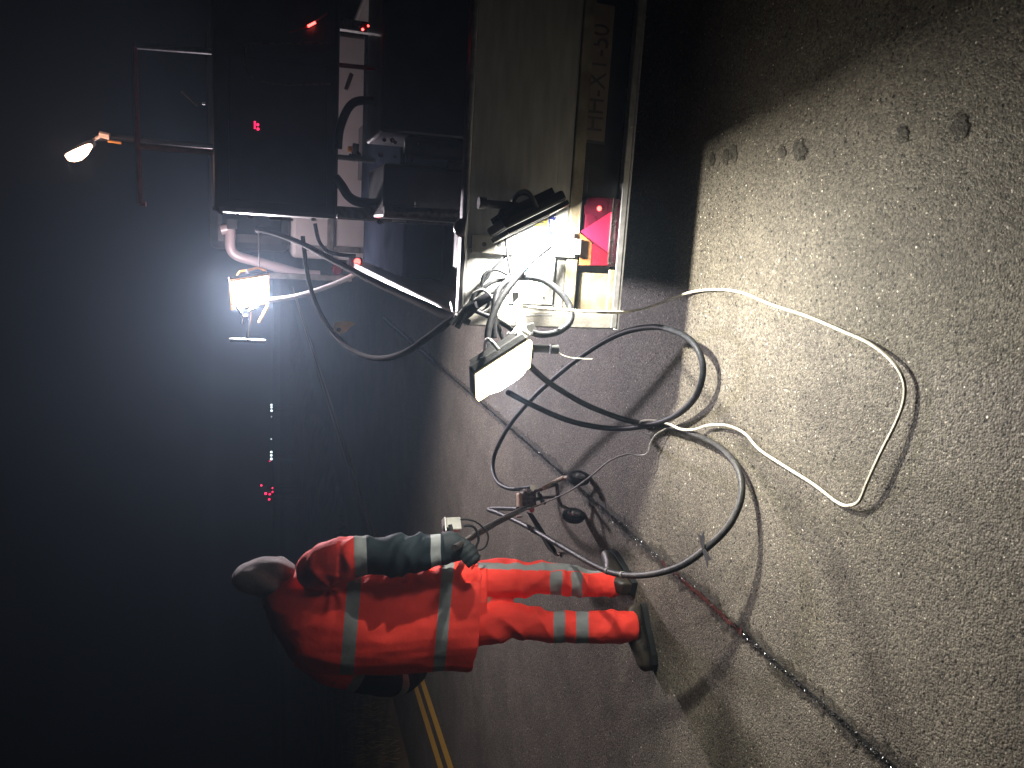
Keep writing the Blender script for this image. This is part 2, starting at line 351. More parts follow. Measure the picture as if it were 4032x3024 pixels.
# grass on the verge
mb = MB(); GR = mat('dry_grass', (.16, .12, .045), .9, 0, .3, 3, col2=(.10, .09, .03))
rg = random.Random(5)
for _ in range(5200):
    s_ = rg.uniform(-1, 14); t_ = EDGE - .06 - abs(rg.gauss(0, 1.3)); h = .02 + min(.28, .25 * (EDGE - t_))
    b = RD(s_, t_, h - .05); hh = rg.uniform(.05, .16); a = rg.uniform(0, 6.28); dx = Vector((math.cos(a), math.sin(a), 0)); w_ = .005
    tip = b + Vector((rg.uniform(-.06, .06), rg.uniform(-.06, .06), hh + .05))
    mb.add([b - dx * w_, b + dx * w_, (b + tip) / 2 + dx * w_ * .7 + Vector((0, 0, .01)), tip], [(0, 1, 2), (0, 2, 3)])
meta(mb.obj('roadside_grass', GR, fix=False), kind='stuff')
# dark wet marks
WETS = mat('wet_asphalt', (.030, .029, .026), .75, 0, .4, 110, 1.0, 110, spec=.1, col2=(.075, .07, .062))
mb = MB()
for (x, y, rx, ry) in ((2808, 628, 10, 25), (2861, 618, 14, 28), (2891, 608, 17, 33), (3082, 598, 14, 26), (3152, 592, 24, 38), (3162, 622, 8, 9), (3555, 528, 25, 30), (3780, 500, 34, 50)):
    c = G(x, y); e1 = G(x + rx * 1.25, y) - c; e2 = G(x, y + ry * 1.25) - c; k = 60
    rim_ = [c + (e1 * math.cos(6.283 * i / k) + e2 * math.sin(6.283 * i / k)) * (1 + .28 * noise.noise(Vector((math.cos(6.28 * i / k) * 1.6 + x, math.sin(6.28 * i / k) * 1.6, 0))) + .16 * noise.noise(Vector((math.cos(6.28 * i / k) * 7 + x, math.sin(6.28 * i / k) * 7, 0)))) + Vector((0, 0, .004)) for i in range(k)]
    mb.add([c + Vector((0, 0, .004))] + rim_, [(0, 1 + i, 1 + (i + 1) % k) for i in range(k)])
wo_ = mb.obj('wet_patches', DAMP, fix=False); meta(wo_, kind='structure')
at_ = wo_.data.attributes.new('core', 'FLOAT', 'POINT'); at_.data.foreach_set('value', [1.0 if i % 61 == 0 else 0.0 for i in range(len(wo_.data.vertices))])
# ------------------------------------------------------------------ flatbed truck
truck = empty('flatbed_truck', O, -YAW, 'white cabbed flatbed truck with aluminium tailboard, parked with its dark load bed towards the viewer', 'truck')
def tb(mb, x0, x1, y0, y1, off, dep, bev=0.002):   # photograph rectangle on the tail plane -> box in the truck's frame, growing towards the viewer
    xm, ym = (x0 + x1) / 2, (y0 + y1) / 2
    a = T(xm, y1, off); b = T(xm, y0, off); zt = T(x0, ym, off).z; zb = T(x1, ym, off).z
    mb.box((a.x, off - dep, zb), (b.x, off, zt), bev); return mb
W_ = 1.95
zT, zB, zS = .935, .565, .352     # top of board, bottom of board, lowest flange
part = lambda mb, n, m, sm=False, p=None: mb.obj(n, m, p or truck, smooth=sm)
mb = MB(); mb.box((.012, 0, zB), (W_ - .012, .03, zT), .004)
for k in range(1, 7):
    z = zB + (zT - zB) * k / 7; mb.box((.014, -.0006, z - .0006), (W_ - .014, .002, z + .0006))
part(mb, 'tailboard', ALU)
mb = MB(); mb.box((.0, -.012, zT + .001), (W_, .036, zT + .022), .006); part(mb, 'tailboard_cap', STEEL, True)
mb = MB(); mb.box((-.006, -.010, zS), (.055, .06, zT), .006)
part(mb, 'corner_post', ALUD)
mb = MB(); mb.box((W_ - .055, -.010, zS), (W_ + .006, .06, zT), .006); part(mb, 'corner_post', ALUD)
mb = MB(); mb.box((.057, -.006, zB - .045), (W_ - .057, .03, zB - .002), .004); part(mb, 'sill_rail', RUST)
mb = MB(); mb.box((.057, .05, zS + .01), (W_ - .057, .075, zB - .047)); part(mb, 'rear_panel', BLACKM)
mb = MB(); mb.box((-.01, -.02, zS - .012), (W_ + .01, .06, zS - .001), .003); mb.box((.0, -.022, zS), (W_, -.016, zS + .022), .002); part(mb, 'bottom_flange', STEEL)
mb = MB(); tb(mb, 2268, 2412, 1075, 1238, .035, .02); part(mb, 'mounting_plate', RUST)
mb = MB(); tb(mb, 2388, 2420, 1062, 1240, .012, .018); part(mb, 'mounting_bar', RUST)
mb = MB(); tb(mb, 2250, 2300, 640, 760, .045, .04); part(mb, 'cable_box', BLACKM)
# tail light cluster
tl0 = T(2270, 1050, .05); tl1 = T(2425, 775, .05)
mb = MB(); tb(mb, 2278, 2412, 778, 1046, .05, .055, .006); tail = part(mb, 'tail_light', LENSD, True)
def tface(x, y, o): v = T(x, y, o); return v
mb = MB(); mb.prism([tface(2287, 912, -.008), tface(2412, 832, -.008), tface(2402, 998, -.008)], (0, .004, 0)); mb.obj('warning_triangle', LENSM, tail)
mb = MB(); mb.prism([tface(2284, 918, -.009), tface(2330, 955, -.009), tface(2325, 1044, -.009), tface(2282, 1044, -.009)], (0, .005, 0)); mb.obj('indicator_lens', AMBER, tail)
mb = MB(); mb.prism([tface(2330, 958, -.008), tface(2400, 1004, -.008), tface(2394, 1044, -.008), tface(2328, 1044, -.008)], (0, .004, 0)); mb.obj('brake_lens', LENSR, tail)
mb = MB(); mb.prism([tface(2302, 806, -.007), tface(2392, 806, -.007), tface(2388, 838, -.007), tface(2345, 842, -.007), tface(2302, 842, -.007)], (0, .003, 0)); mb.obj('running_lens', LENSD, tail)
mb = MB(); mb.lathe(T(2360, 821, -.010), (0, -1, 0), [(0, .009), (.003, .008), (.005, .003)], 16); mb.obj('bulb', REDLED, tail, True)
mb = MB(); tb(mb, 2281, 2285, 790, 920, -.006, .006); tb(mb, 2400, 2404, 780, 1040, -.006, .006, .001); islands(mb, 'chrome_trim', CHROME, tail)
mb = MB(); mb.lathe(T(2399, 1035, -.01), (0, -1, 0), [(0, .006), (.004, .005)], 12); mb.obj('screw', CHROME, tail, True)
# number plate
mb = MB(); tb(mb, 2316, 2428, 14, 556, .045, .012, .004)
a = T(2378, 556, .03); b = T(2374, 14, .03)
mb = MB(); mb.box((a.x, .030, .436), (b.x, .036, .540), .003)
plate = part(mb, 'number_plate', PLATEY)
text('plate_lettering', 'HH-XT-50', .098, DARKLET, plate, (a.x + .026, .0285, .453), (R(90), 0, 0), .84)
mb = MB(); mb.box((a.x - .01, .037, .430), (b.x + .01, .049, .546), .003); part(mb, 'plate_holder', BLACKP)
# strap plates and hinge pieces on the board
mb = MB(); tb(mb, 1862, 2262, 928, 1004, -.004, .012, .002)
strap = part(mb, 'strap_plate', ALU)
for (x, y) in ((1907, 962), (1967, 964), (2088, 966)):
    mb = MB(); mb.lathe(T(x, y, -.0165), (0, -1, 0), [(0, .0075), (.0012, .0075)], 16); mb.obj('bolt_hole', INK, strap, True)
mb = MB(); tb(mb, 1856, 1992, 926, 998, -.017, .006, .001); mb.obj('hinge_leaf', ALUD, strap)
for (x, y) in ((1907, 962), (1967, 964)):
    mb = MB(); mb.lathe(T(x, y, -.0235), (0, -1, 0), [(0, .008), (.001, .008)], 16); mb.obj('bolt_hole', INK, strap, True)
mb = MB(); tb(mb, 2254, 2276, 940, 1002, .0, .030, .002); part(mb, 'catch_block', STEEL)
mb = MB(); mb.lathe(T(2252, 928, -.015), (0, -1, 0), [(0, .010), (.006, .010), (.010, .005)], 14); part(mb, 'catch_knob', STEEL, True)
# stickers and plates
mb = MB(); tb(mb, 2110, 2158, 775, 895, -.003, .0015, .0); s1 = part(mb, 'yellow_sticker', STKY)
text('sticker_lettering', 'JO', .034, INK, s1, tuple(T(2140, 882, -.0055)), (R(90), 0, 0), 1.0, .0004)
text('sticker_lettering', 'LANHAN', .013, INK, s1, tuple(T(2154, 882, -.0055)), (R(90), 0, 0), 1.0, .0004)
mb = MB(); tb(mb, 2161, 2188, 775, 925, -.003, .0015, .0); s2 = part(mb, 'blue_sticker', STKB)
text('sticker_lettering', 'lovvani', .014, INKW, s2, tuple(T(2172, 912, -.0055)), (R(90), 0, 0), 1.1, .0004)
text('sticker_lettering', 'Tel. 0297 - 2', .012, INKW, s2, tuple(T(2186, 920, -.0055)), (R(90), 0, 0), 1.0, .0004)
mb = MB(); tb(mb, 2060, 2104, 770, 925, -.003, .003, .0); part(mb, 'grey_label', STEEL)
mb = MB(); tb(mb, 2008, 2178, 1010, 1198, -.003, .008, .002); wp = part(mb, 'white_sign_plate', PANELW)
mb = MB()
for q in ((2070, 2086, 1062, 1085), (2068, 2082, 1106, 1136), (2135, 2140, 1064, 1095), (2132, 2137, 1106, 1132)): tb(mb, *q, -.0112, .0012, 0)
islands(mb, 'cyan_print', CYAN, wp)
mb = MB()
for (x, y) in ((2140, 1170), (2040, 1152), (2028, 1060)): mb.lathe(T(x, y, -.0112), (0, -1, 0), [(0, .004), (.002, .003)], 10)
islands(mb, 'rivet', ALUD, wp)
mb = MB(); tb(mb, 1960, 2172, 1202, 1236, -.003, .004, .001); part(mb, 'lower_plate', ALUD)
mb = MB(); mb.tube([T(1955, 1242, -.008), T(2176, 1241, -.008), T(2176, 1199, -.008)], .0035, 8); part(mb, 'plate_edge_trim', STEEL, True)
mb = MB(); tb(mb, 2182, 2184, 1020, 1240, -.001, .002, 0); mb.box((T(2040, 985).x, -.004, zB), (T(2040, 985).x + .003, -.001, zT - .01)); islands(mb, 'board_seam', INK, truck)
# latch dome on the cap and a bead added for frayed edge highlights
mb = MB(); mb.lathe(T(1822, 898, .0), (0, 0, 1), [(0, .034), (.012, .032), (.026, .02), (.032, .006)], 20); part(mb, 'latch_dome', STEEL, True)
mb = MB(); mb.tube([(.02 + .07 * k, -.018 + .004 * math.sin(k * 2.1), zT + .012 + .003 * math.sin(k * 3.7)) for k in range(7)], .004, 8); part(mb, 'edge_highlight_bead', STEEL, True)
# bed, sides, chassis, wheels
mb = MB(); mb.box((.012, .062, .60), (W_ - .012, 4.3, .66)); part(mb, 'bed_floor', BLACKM)
for x in (0, W_ - .03):
    mb = MB(); mb.box((x, .064, .565), (x + .028, 4.3, zT - .012), .003)
    for k in range(4): mb.box((x - .003 if x == 0 else x + .03, .064, .60 + .08 * k), (x if x == 0 else x + .033, 4.3, .64 + .08 * k), .001)
    sb = part(mb, 'side_board', ALU)
    mb = MB(); mb.box((x - .008, .064, zT - .010), (x + .036, 4.3, zT + .018), .008); mb.obj('side_rim', ALU, sb)
mb = MB(); mb.box((.5, .3, .40), (.6, 5.9, .598)); mb.box((1.35, .3, .40), (1.45, 5.9, .598)); islands(mb, 'chassis_rail', BLACKM, truck)
for (x, y) in ((.12, 1.1), (1.60, 1.1), (.12, 5.1), (1.60, 5.1)):
    mb = MB(); mb.lathe((x, y, .36), (1, 0, 0), [(0, .24), (.0, .33), (.03, .36), (.19, .36), (.22, .33), (.22, .24)], 36); wh = part(mb, 'wheel', RUBBERD, True)
    mb = MB(); mb.lathe((x - .002, y, .36), (1, 0, 0), [(0, .23), (.05, .21), (.06, .08), (.02, .06), (.02, .0)], 28); mb.obj('rim', STEEL, wh, True)
# cab: white lower body, dark glazed upper half
mb = MB(); mb.box((.02, 4.42, .55), (W_ - .02, 6.0, 1.42), .04); cab = part(mb, 'cab_body', WHITEP)
mb = MB(); mb.box((.05, 4.48, 1.421), (W_ - .05, 5.8, 2.10), .08); part(mb, 'cab_top', BLACKM)
mb = MB(); mb.box((.20, 4.462, 1.50), (W_ - .20, 4.478, 1.98), .006); part(mb, 'rear_window', GLASS)
mb = MB(); tb(mb, 1200, 1420, 970, 992, 4.41, .012); mb.box((.02, 4.39, 1.06), (.75, 4.41, 1.115), .003); mb.obj('cab_trim', ALUD, cab)
mb = MB(); mb.lathe(T(1328, 1062, 4.36), (0, -1, 0), [(0, .05), (.03, .048), (.045, .03)], 22); part(mb, 'round_tail_lamp', LENSR, True)
# bent tube by the cab
hr = spline([T(870, 905, 4.3), T(905, 905, 4.3), T(945, 915, 4.3) , T(925, 960, 4.3)][:2] + [T(908, 975, 4.3), T(935, 1008, 4.3), T(1010, 1030, 4.3), T(1100, 1055, 4.3), T(1180, 1078, 4.3), T(1260, 1085, 4.3)], 8)
mb = MB(); mb.tube(hr, .042, 14); part(mb, 'bent_tube', PIPE, True)
mb = MB(); tb(mb, 895, 935, 862, 902, 4.28, .08, .004); part(mb, 'tube_clamp', BLACKM)
# upright post carrying a lamp, beam and marker lamps
PY = 3.78
pb = T(1450, 1100, PY); pt = T(1060, 1098, PY)
mb = MB(); mb.box((pb.x - .022, PY - .022, zT + .02), (pb.x + .022, PY + .022, pt.z + .05), .004); post = part(mb, 'lamp_post', ALUD)
mb = MB(); rc = T(1450, 1100, PY - .04); k = 20
mb.tube([rc + Vector((.016 * math.cos(6.283 * i / k), 0, -.03 + .055 * math.sin(6.283 * i / k))) for i in range(k + 1)], .012, 8); mb.obj('ring', STEEL, post, True)
mb = MB(); tb(mb, 1372, 1424, 1012, 1068, PY - .06, .06, .01); mk = part(mb, 'marker_lamp', LENSD, True)
mb = MB()
for (x, y, r_) in ((1407, 1030, .026), (1408, 1068, .024), (1370, 1060, .015)): mb.lathe(T(x, y, PY - .122), (0, -1, 0), [(0, r_), (.012, r_ * .8), (.018, r_ * .3)], 14)
islands(mb, 'bulb', REDLED, mk, True)
# ------------------------------------------------------------------ load on the bed
def tparent(mb, root, name, m, sm=False): return mb.obj(name, m, root, smooth=sm, world=True)
def toW(mb): mb.v = [TL(v) for v in mb.v]; return mb
EO = .85
cb0 = T(1335, 862, EO); cb1 = T(835, -260, EO)
cabn = empty('control_cabinet', TL(((cb0.x + cb1.x) / 2, EO + .35, cb0.z)), -YAW, 'big black cabinet with a small red display, raised on a frame above the truck bed', 'cabinet')
mb = MB(); mb.box((cb0.x, EO, T(1335, 430, EO).z), (cb1.x, EO + .75, T(835, 430, EO).z), .02); toW(mb); tparent(mb, cabn, 'housing', BLACKM)
mb = MB(); mb.box((cb0.x + .05, EO - .012, T(1290, 430, EO).z), (cb0.x + .62, EO - .001, T(900, 430, EO).z), .006); toW(mb); tparent(mb, cabn, 'door', BLACKM)
k = []
for (x, y) in ((960, 300), (1000, 190), (1290, 170)): k.append(T(x, y, EO - .016))
mb = MB(); mb.tube(spline([T(1300, 330, EO - .016), T(1100, 330, EO - .016), T(985, 300, EO - .016), T(965, 200, EO - .016), T(1005, 172, EO - .016), T(1300, 172, EO - .016)], 6), .004, 6); toW(mb); tparent(mb, cabn, 'panel_seam', DARKST, True)
mb = MB()
for i in range(4): tb(mb, 1000, 1007, 478 + 8 * i, 483 + 8 * i, EO - .014, .004, 0)
for (x, y) in ((1015, 491), (1016, 508)): mb.lathe(T(x, y, EO - .016), (0, -1, 0), [(0, .0055), (.003, .004)], 10)
toW(mb); islands(mb, 'display_segment', PINKLED, cabn, world=True)
mb = MB()
for x in (cb0.x + .03, cb0.x + .95):
    mb.box((x - .025, EO + .02, .664), (x + .025, EO + .07, T(1335, 430, EO).z - .002), .003); mb.box((x - .025, EO + .65, .664), (x + .025, EO + .70, T(1335, 430, EO).z - .002), .003)
toW(mb); islands(mb, 'leg', DARKST, cabn, world=True)
mb = MB(); tb(mb, 1060, 1155, 858, 868, EO - .01, .012, .003); tb(mb, 1225, 1245, 858, 870, EO - .01, .02, .003); mb.tube([T(930, 846, EO - .02), T(946, 848, EO - .02)], .006, 8); mb.tube([T(975, 852, EO - .02), T(998, 853, EO - .02)], .007, 8); mb.tube([T(838, 818, EO - .02), T(880, 842, EO - .02)], .006, 8)
toW(mb); islands(mb, 'hinge', STEEL, cabn, True, True)
# pump unit under it
tk = empty('pump_unit', TL((.9, .75, .664)), -YAW, 'low black boxed pump unit standing on the truck bed behind the tailboard', 'pump')
TO = .50
a = T(1850, 878, TO); b = T(1505, 640, TO)
mb = MB(); mb.box((a.x, TO, .664), (b.x, TO + .5, T(1510, 760, TO).z), .012); toW(mb); tparent(mb, tk, 'side_housing', BLACKM)
a = T(1850, 552, TO); b = T(1505, -250, TO)
mb = MB(); mb.box((a.x, TO, .664), (b.x, TO + .5, T(1500, 400, TO).z), .012); toW(mb); tparent(mb, tk, 'main_housing', BLACKM)
mb = MB(); c0 = T(1840, 598, TO + .06); c1 = T(1600, 598, TO + .06); mb.lathe((c0.x, c0.y, .67), (0, 0, 1), [(0, .042), (c1.z - .67 - .01, .042), (c1.z - .67 + .01, .03)], 24)
toW(mb); tparent(mb, tk, 'cylinder', BLACKP, True)
mb = MB()
for (x, y, r_) in ((1513, 550, .008), (1545, 552, .010), (1555, 560, .008), (1645, 568, .006), (1498, 610, .010), (1556, 618, .006), (1622, 626, .006), (1497, 872, .013)): mb.lathe(T(x, y, TO - .012), (0, -1, 0), [(0, r_), (.006, r_ * .9), (.012, r_ * .4)], 10)
toW(mb); islands(mb, 'fitting', CHROME, tk, True, True)
mb = MB(); mb.tube([T(1510, 832, TO - .01), T(1850, 850, TO - .01)], .022, 10); toW(mb); tparent(mb, tk, 'upright_tube', DARKST, True)
mb = MB(); mb.tube([T(1545, 870, TO - .02), T(1600, 872, TO - .02)], .003, 6); toW(mb); tparent(mb, tk, 'trim', STEEL, True)
mb = MB(); zc = T(1432, 1000, 3.5).z; mb.box((.05, 1.6, .664), (W_ - .06, 3.55, zc), .02); mb.box((.5, 1.62, zc), (W_ - .2, 3.5, zc + .03), .01); toW(mb)  # dark box added to keep the bed dark and hide the pale cab
meta(mb.obj('added_dark_box', DARKFILL), 'flat dark box added to darken the middle of the truck bed', 'load')
# hoses in the gap between the two
hose('suction_hose', [(1330, 585, 't', .8), (1340, 500, 't', .8), (1380, 415, 't', .8), (1440, 395, 't', .78), (1540, 410, 't', .7), (1560, 420, 't', .72)], .018, RUBBER, 'thick black hose arching upward in the gap under the cabinet', 'hose', step=8)
hose('suction_hose', [(1322, 700, 't', .8), (1345, 730, 't', .78), (1375, 775, 't', .74), (1420, 797, 't', .7), (1500, 802, 't', .66), (1540, 805, 't', .64)], .020, RUBBER, 'short black S-shaped hose dropping from the cabinet to the pump unit', 'hose', step=8)
# small orange tool seen lit through the gap
tw = empty('strapped_tool', TL(T(1400, 600, 3.6)), -YAW, 'small orange and black tool lit up in the gap beneath the cabinet', 'tool')
mb = MB(); tb(mb, 1366, 1392, 578, 600, 3.6, .06, .01); toW(mb); tparent(mb, tw, 'orange_body', ORANGEP)
mb = MB(); mb.tube(spline([T(1372, 610, 3.55), T(1390, 625, 3.55), T(1412, 622, 3.55), T(1408, 606, 3.55), T(1385, 606, 3.55)], 5), .02, 8); mb.tube([T(1402, 566, 3.55), T(1398, 604, 3.55)], .025, 8); toW(mb); tparent(mb, tw, 'black_strap', BLACKP, True)
mb = MB(); mb.box((T(1400, 600, 3.6).x - .2, 3.45, .664), (T(1400, 600, 3.6).x + .2, 3.75, T(1418, 600, 3.6).z - .0), .01); toW(mb)
bx = mb.obj('load_box', BLACKM); meta(bx, 'plain dark box standing far forward on the bed under the orange tool', 'box')
# barrier frame on top of the cabinet
fz = T(835, 430, EO).z; FO = EO + .3
fr = empty('sign_frame', TL((.9, FO, fz)), -YAW, 'thin upright frame, red light painted on its edges, standing on top of the black cabinet', 'frame')
mb = MB(); mb.tube([T(530, 176, FO), T(541, 575, FO), T(553, 805, FO)], .011, 8); toW(mb); tparent(mb, fr, 'top_rail', REDRIM, True)
for (q, y2, m_) in (((533, 182), 205, STEEL), ((545, 574), 600, ORANGEP)):  # orange light put into the second upright's colour
    a = T(q[0], q[1], FO); b = T(845, y2, FO); b.z = fz; mb = MB(); mb.tube([a, b], .012, 8); toW(mb); tparent(mb, fr, 'upright', m_, True)
a = T(555, 803, FO); mb = MB(); mb.tube([a, (a.x, a.y, a.z - .02)], .012, 8); toW(mb); tparent(mb, fr, 'end_cap', REDRIM, True)
mb = MB(); mb.tube([T(715, 358, FO), T(752, 392, FO), T(778, 416, FO)], .005, 6); mb.tube([T(795, 407, FO), T(808, 408, FO)], .006, 6); toW(mb); islands(mb, 'brace_wire', STEEL, fr, True, True)
# red glints at the far right of the load, painted and glowing
rt = empty('red_glint_line', TL(T(1240, 85, EO - .05)), -YAW, 'short added line coloured as if lit red, with a glowing glint, near the cabinet corner', 'strap')
mb = MB(); mb.tube([T(1140, 128, EO - .03), T(1210, 105, EO - .03), T(1290, 52, EO - .03)], .0035, 6); toW(mb); tparent(mb, rt, 'tinted_line', REDRIM, True)
mb = MB(); mb.tube([T(1212, 104, EO - .034), T(1242, 88, EO - .034)], .005, 6); toW(mb); tparent(mb, rt, 'glowing_glint', REDLED, True)
ml = empty('red_glint_light', TL(T(1435, 110, TO)), -YAW, 'tiny added red light giving a glint low at the right of the load', 'light')
mb = MB(); mb.lathe(T(1432, 108, TO - .01), (0, -1, 0), [(0, .018), (.02, .016), (.03, .008)], 14); toW(mb); tparent(mb, ml, 'lens', LENSR, True)
mb = MB(); mb.lathe(T(1428, 116, TO - .04), (0, -1, 0), [(0, .005), (.004, .003)], 8); mb.lathe(T(1450, 102, TO - .04), (0, -1, 0), [(0, .004), (.004, .002)], 8); toW(mb); tparent(mb, ml, 'bulb', REDLED, True)  # red light added to give the load a glint
rb = empty('red_lit_bar', TL(T(1380, 262, TO + .2)), -YAW, 'short brown bar with red light painted on in the gap below the cabinet', 'bar')
mb = MB(); mb.tube([T(1335, 256, TO + .2), T(1480, 270, TO + .2)], .009, 8); toW(mb); tparent(mb, rb, 'bar', REDRIM, True)  # red light put into the bar's colour
mb = MB(); mb.tube([T(1385, 290, TO + .2), T(1362, 352, TO + .2)], .008, 8); toW(mb); tparent(mb, rb, 'lever', PIPE, True)
# ------------------------------------------------------------------ work lamps
def lamp(name, c, n, upv, wdt, hgt, label, lit=LAMPF, bez=BEZEL, group='clamp-on work lamps around the truck'):
    c = Vector(c); n = Vector(n).normalized(); v = Vector(upv); v = (v - n * v.dot(n)).normalized(); u = v.cross(n)
    e = empty(name, c, 0, label, 'work lamp', group)
    mb = MB(); mb.obox(c - n * .03, u, v, n, wdt, hgt, .035, .008)
    for k in range(7): mb.obox(c - n * .055 + u * wdt * (k - 3) / 8, u, v, n, .004, hgt * .8, .03)
    tparent(mb, e, 'housing', BLACKM)
    mb = MB(); t_ = .014
    for s in (-1, 1): mb.obox(c + u * s * (wdt / 2 - t_ / 2) - n * .002, u, v, n, t_, hgt, .018, .003); mb.obox(c + v * s * (hgt / 2 - t_ / 2) - n * .002, u, v, n, wdt - 2 * t_ - .001, t_, .018, .003)
    tparent(mb, e, 'bezel', bez)
    mb = MB(); mb.obox(c - n * .004, u, v, n, wdt - 2 * t_ - .002, hgt - 2 * t_ - .002, .008, .001); tparent(mb, e, 'glass', lit)
    if lit is LAMPF:
        mb = MB(); k_ = []
        for (h_, f_) in ((.0, 1.0), (.014, .93), (.026, .72), (.032, .35)): k_.append(ring(c + n * (.004 + h_), u * (wdt / 2 - t_) * f_, v * (hgt / 2 - t_) * f_, 28, 3.2))
        mb.rings(k_); tparent(mb, e, 'glare_bulge', lit, True)  # added glowing bulge, shapes the lamp's glare as a blob
    mb = MB(); hb = wdt / 2 + .012
    mb.tube(spline([c + u * hb - n * .03, c + u * hb - n * .075, c + u * .05 - n * .10, c - u * .05 - n * .10, c - u * hb - n * .075, c - u * hb - n * .03], 4), .006, 8); tparent(mb, e, 'bracket', STEEL, True)
    return e, c, n, u, v
def spot(parent, loc, direction, power, col, size=R(160), blend=.3, rad=.02):
    ld = bpy.data.lights.new('beam', 'SPOT'); ld.energy = power; ld.color = col; ld.spot_size = size; ld.spot_blend = blend; ld.shadow_soft_size = rad
    o = bpy.data.objects.new('lamp_beam', ld); COL.objects.link(o)
    mw = Matrix.Translation(loc) @ Vector(direction).to_track_quat('-Z', 'Y').to_matrix().to_4x4()
    bpy.context.view_layer.update(); o.parent = parent; o.matrix_parent_inverse = Matrix(); o.matrix_local = parent.matrix_world.inverted() @ mw; return o
def flood(parent, loc, direction, power, col, size=.05):
    ld = bpy.data.lights.new('beam', 'AREA'); ld.shape = 'DISK'; ld.size = size; ld.energy = power; ld.color = col
    o = bpy.data.objects.new('lamp_beam', ld); COL.objects.link(o)
    mw = Matrix.Translation(loc) @ Vector(direction).to_track_quat('-Z', 'Y').to_matrix().to_4x4()
    bpy.context.view_layer.update(); o.parent = parent; o.matrix_parent_inverse = Matrix(); o.matrix_local = parent.matrix_world.inverted() @ mw; return o
def glow(parent, loc, power, col, rad=.05):
    ld = bpy.data.lights.new('glow', 'POINT'); ld.energy = power; ld.color = col; ld.shadow_soft_size = rad
    o = bpy.data.objects.new('lamp_glow', ld); COL.objects.link(o); bpy.context.view_layer.update(); o.parent = parent; o.location = Vector(loc) - parent.location; return o
# lamp C: seen from behind, lights the tailboard, the ground and the worker
PC = Vector((.50, 2.40, .80)); nC = Vector((-.88, .0, -.47)).normalized()
vC = Vector((-.50, 0, .87)) # long edge as seen
eC, c, n, u, v = lamp('work_lamp', D(2088, 876, 2.42), nC, (0.5, .1, -.8), .15, .25, 'black work lamp seen from behind, leaning across the bright tailboard', lit=LAMPC, bez=BLACKM)
mb = MB(); h0 = D(2000, 885, 2.40); h1 = D(1998, 800, 2.38)
mb.tube([D(2010, 900, 2.41), D(1975, 850, 2.39), h1], .016, 10); mb.tube([D(1892, 800, 2.38), D(2040, 812, 2.38)], .013, 12); mb.tube([D(1884, 799, 2.38), D(1912, 801, 2.38)], .020, 12); tparent(mb, eC, 'clamp_handle', BLACKP, True)
mb = MB(); mb.tube(spline([D(2022, 812, 2.40), D(2030, 778, 2.40), D(2060, 762, 2.40), D(2090, 775, 2.42), D(2105, 800, 2.42)], 6), .006, 8); tparent(mb, eC, 'lamp_lead', RUBBER, True)
flood(eC, c + n * .012, nC, 66, (1, .95, .83), .05)
# lamp A: glaring lamp on an arm off the truck's corner
cA = D(1985, 1462, 2.34); nA = Vector((-.66, -.50, -.44)).normalized()
eA, c, n, u, v = lamp('work_lamp', cA, nA, (.45, 0, -.9), .16, .215, 'glaring white work lamp with yellow rim, held out on an arm off the truck corner')
mb = MB(); mb.tube([D(1955, 1368, 2.40), D(2120, 1372, 2.40), D(2160, 1374, 2.40)], .0135, 12); mb.tube([D(2165, 1374, 2.40), D(2196, 1375, 2.40)], .0165, 12); mb.obox(D(2078, 1392, 2.39), Vector((1, 0, 0)), Vector((0, 1, 0)), Vector((0, 0, 1)), .035, .03, .035, .006)
tparent(mb, eA, 'clamp_tube', BLACKP, True)
mb = MB(); mb.tube(spline([D(2196, 1380, 2.40), D(2215, 1398, 2.39), D(2260, 1410, 2.38), D(2332, 1414, 2.37)], 6), .0016, 6); tparent(mb, eA, 'loose_wire', WCABLE, True)
mb = MB(); mb.prism([D(2018, 1150, 2.50), D(2040, 1150, 2.50), D(2065, 1240, 2.46), D(2082, 1345, 2.42), D(2048, 1350, 2.42), D(2030, 1250, 2.46)], Vector((0, .012, 0))); ar = tparent(mb, eA, 'arm', ALU)
mb = MB(); mb.obox(D(2090, 1290, 2.42), Vector((1, 0, .4)).normalized(), Vector((0, 1, 0)), Vector((-.4, 0, 1)).normalized(), .028, .004, .03, .001); mb.tube([D(2055, 1300, 2.42), D(2085, 1318, 2.42)], .008, 8)
tparent(mb, eA, 'angle_bracket', ALU)
mb = MB()
for a_, b_ in (((1985, 1365), (2040, 1300)), ((2000, 1310), (2050, 1360)), ((1995, 1345), (2035, 1290))): mb.tube([D(*a_, 2.41), D(*b_, 2.43)], .006, 6)
tparent(mb, eA, 'clamp_jaws', STEEL, True)
mb = MB(); mb.prism([D(1870, 1478, 2.38), D(1885, 1452, 2.38), D(1925, 1400, 2.38), D(1960, 1385, 2.38), D(1930, 1480, 2.38), D(1890, 1566, 2.38), D(1878, 1520, 2.38)], Vector((0, .02, 0))); tparent(mb, eA, 'side_shield', BLACKP)
flood(eA, c + n * .042, nA, 7, (1, .98, .96), .13)
glow(eA, c + n * .05 + Vector((-.06, .03, 0)), 3.2, (.97, .97, 1), .06)
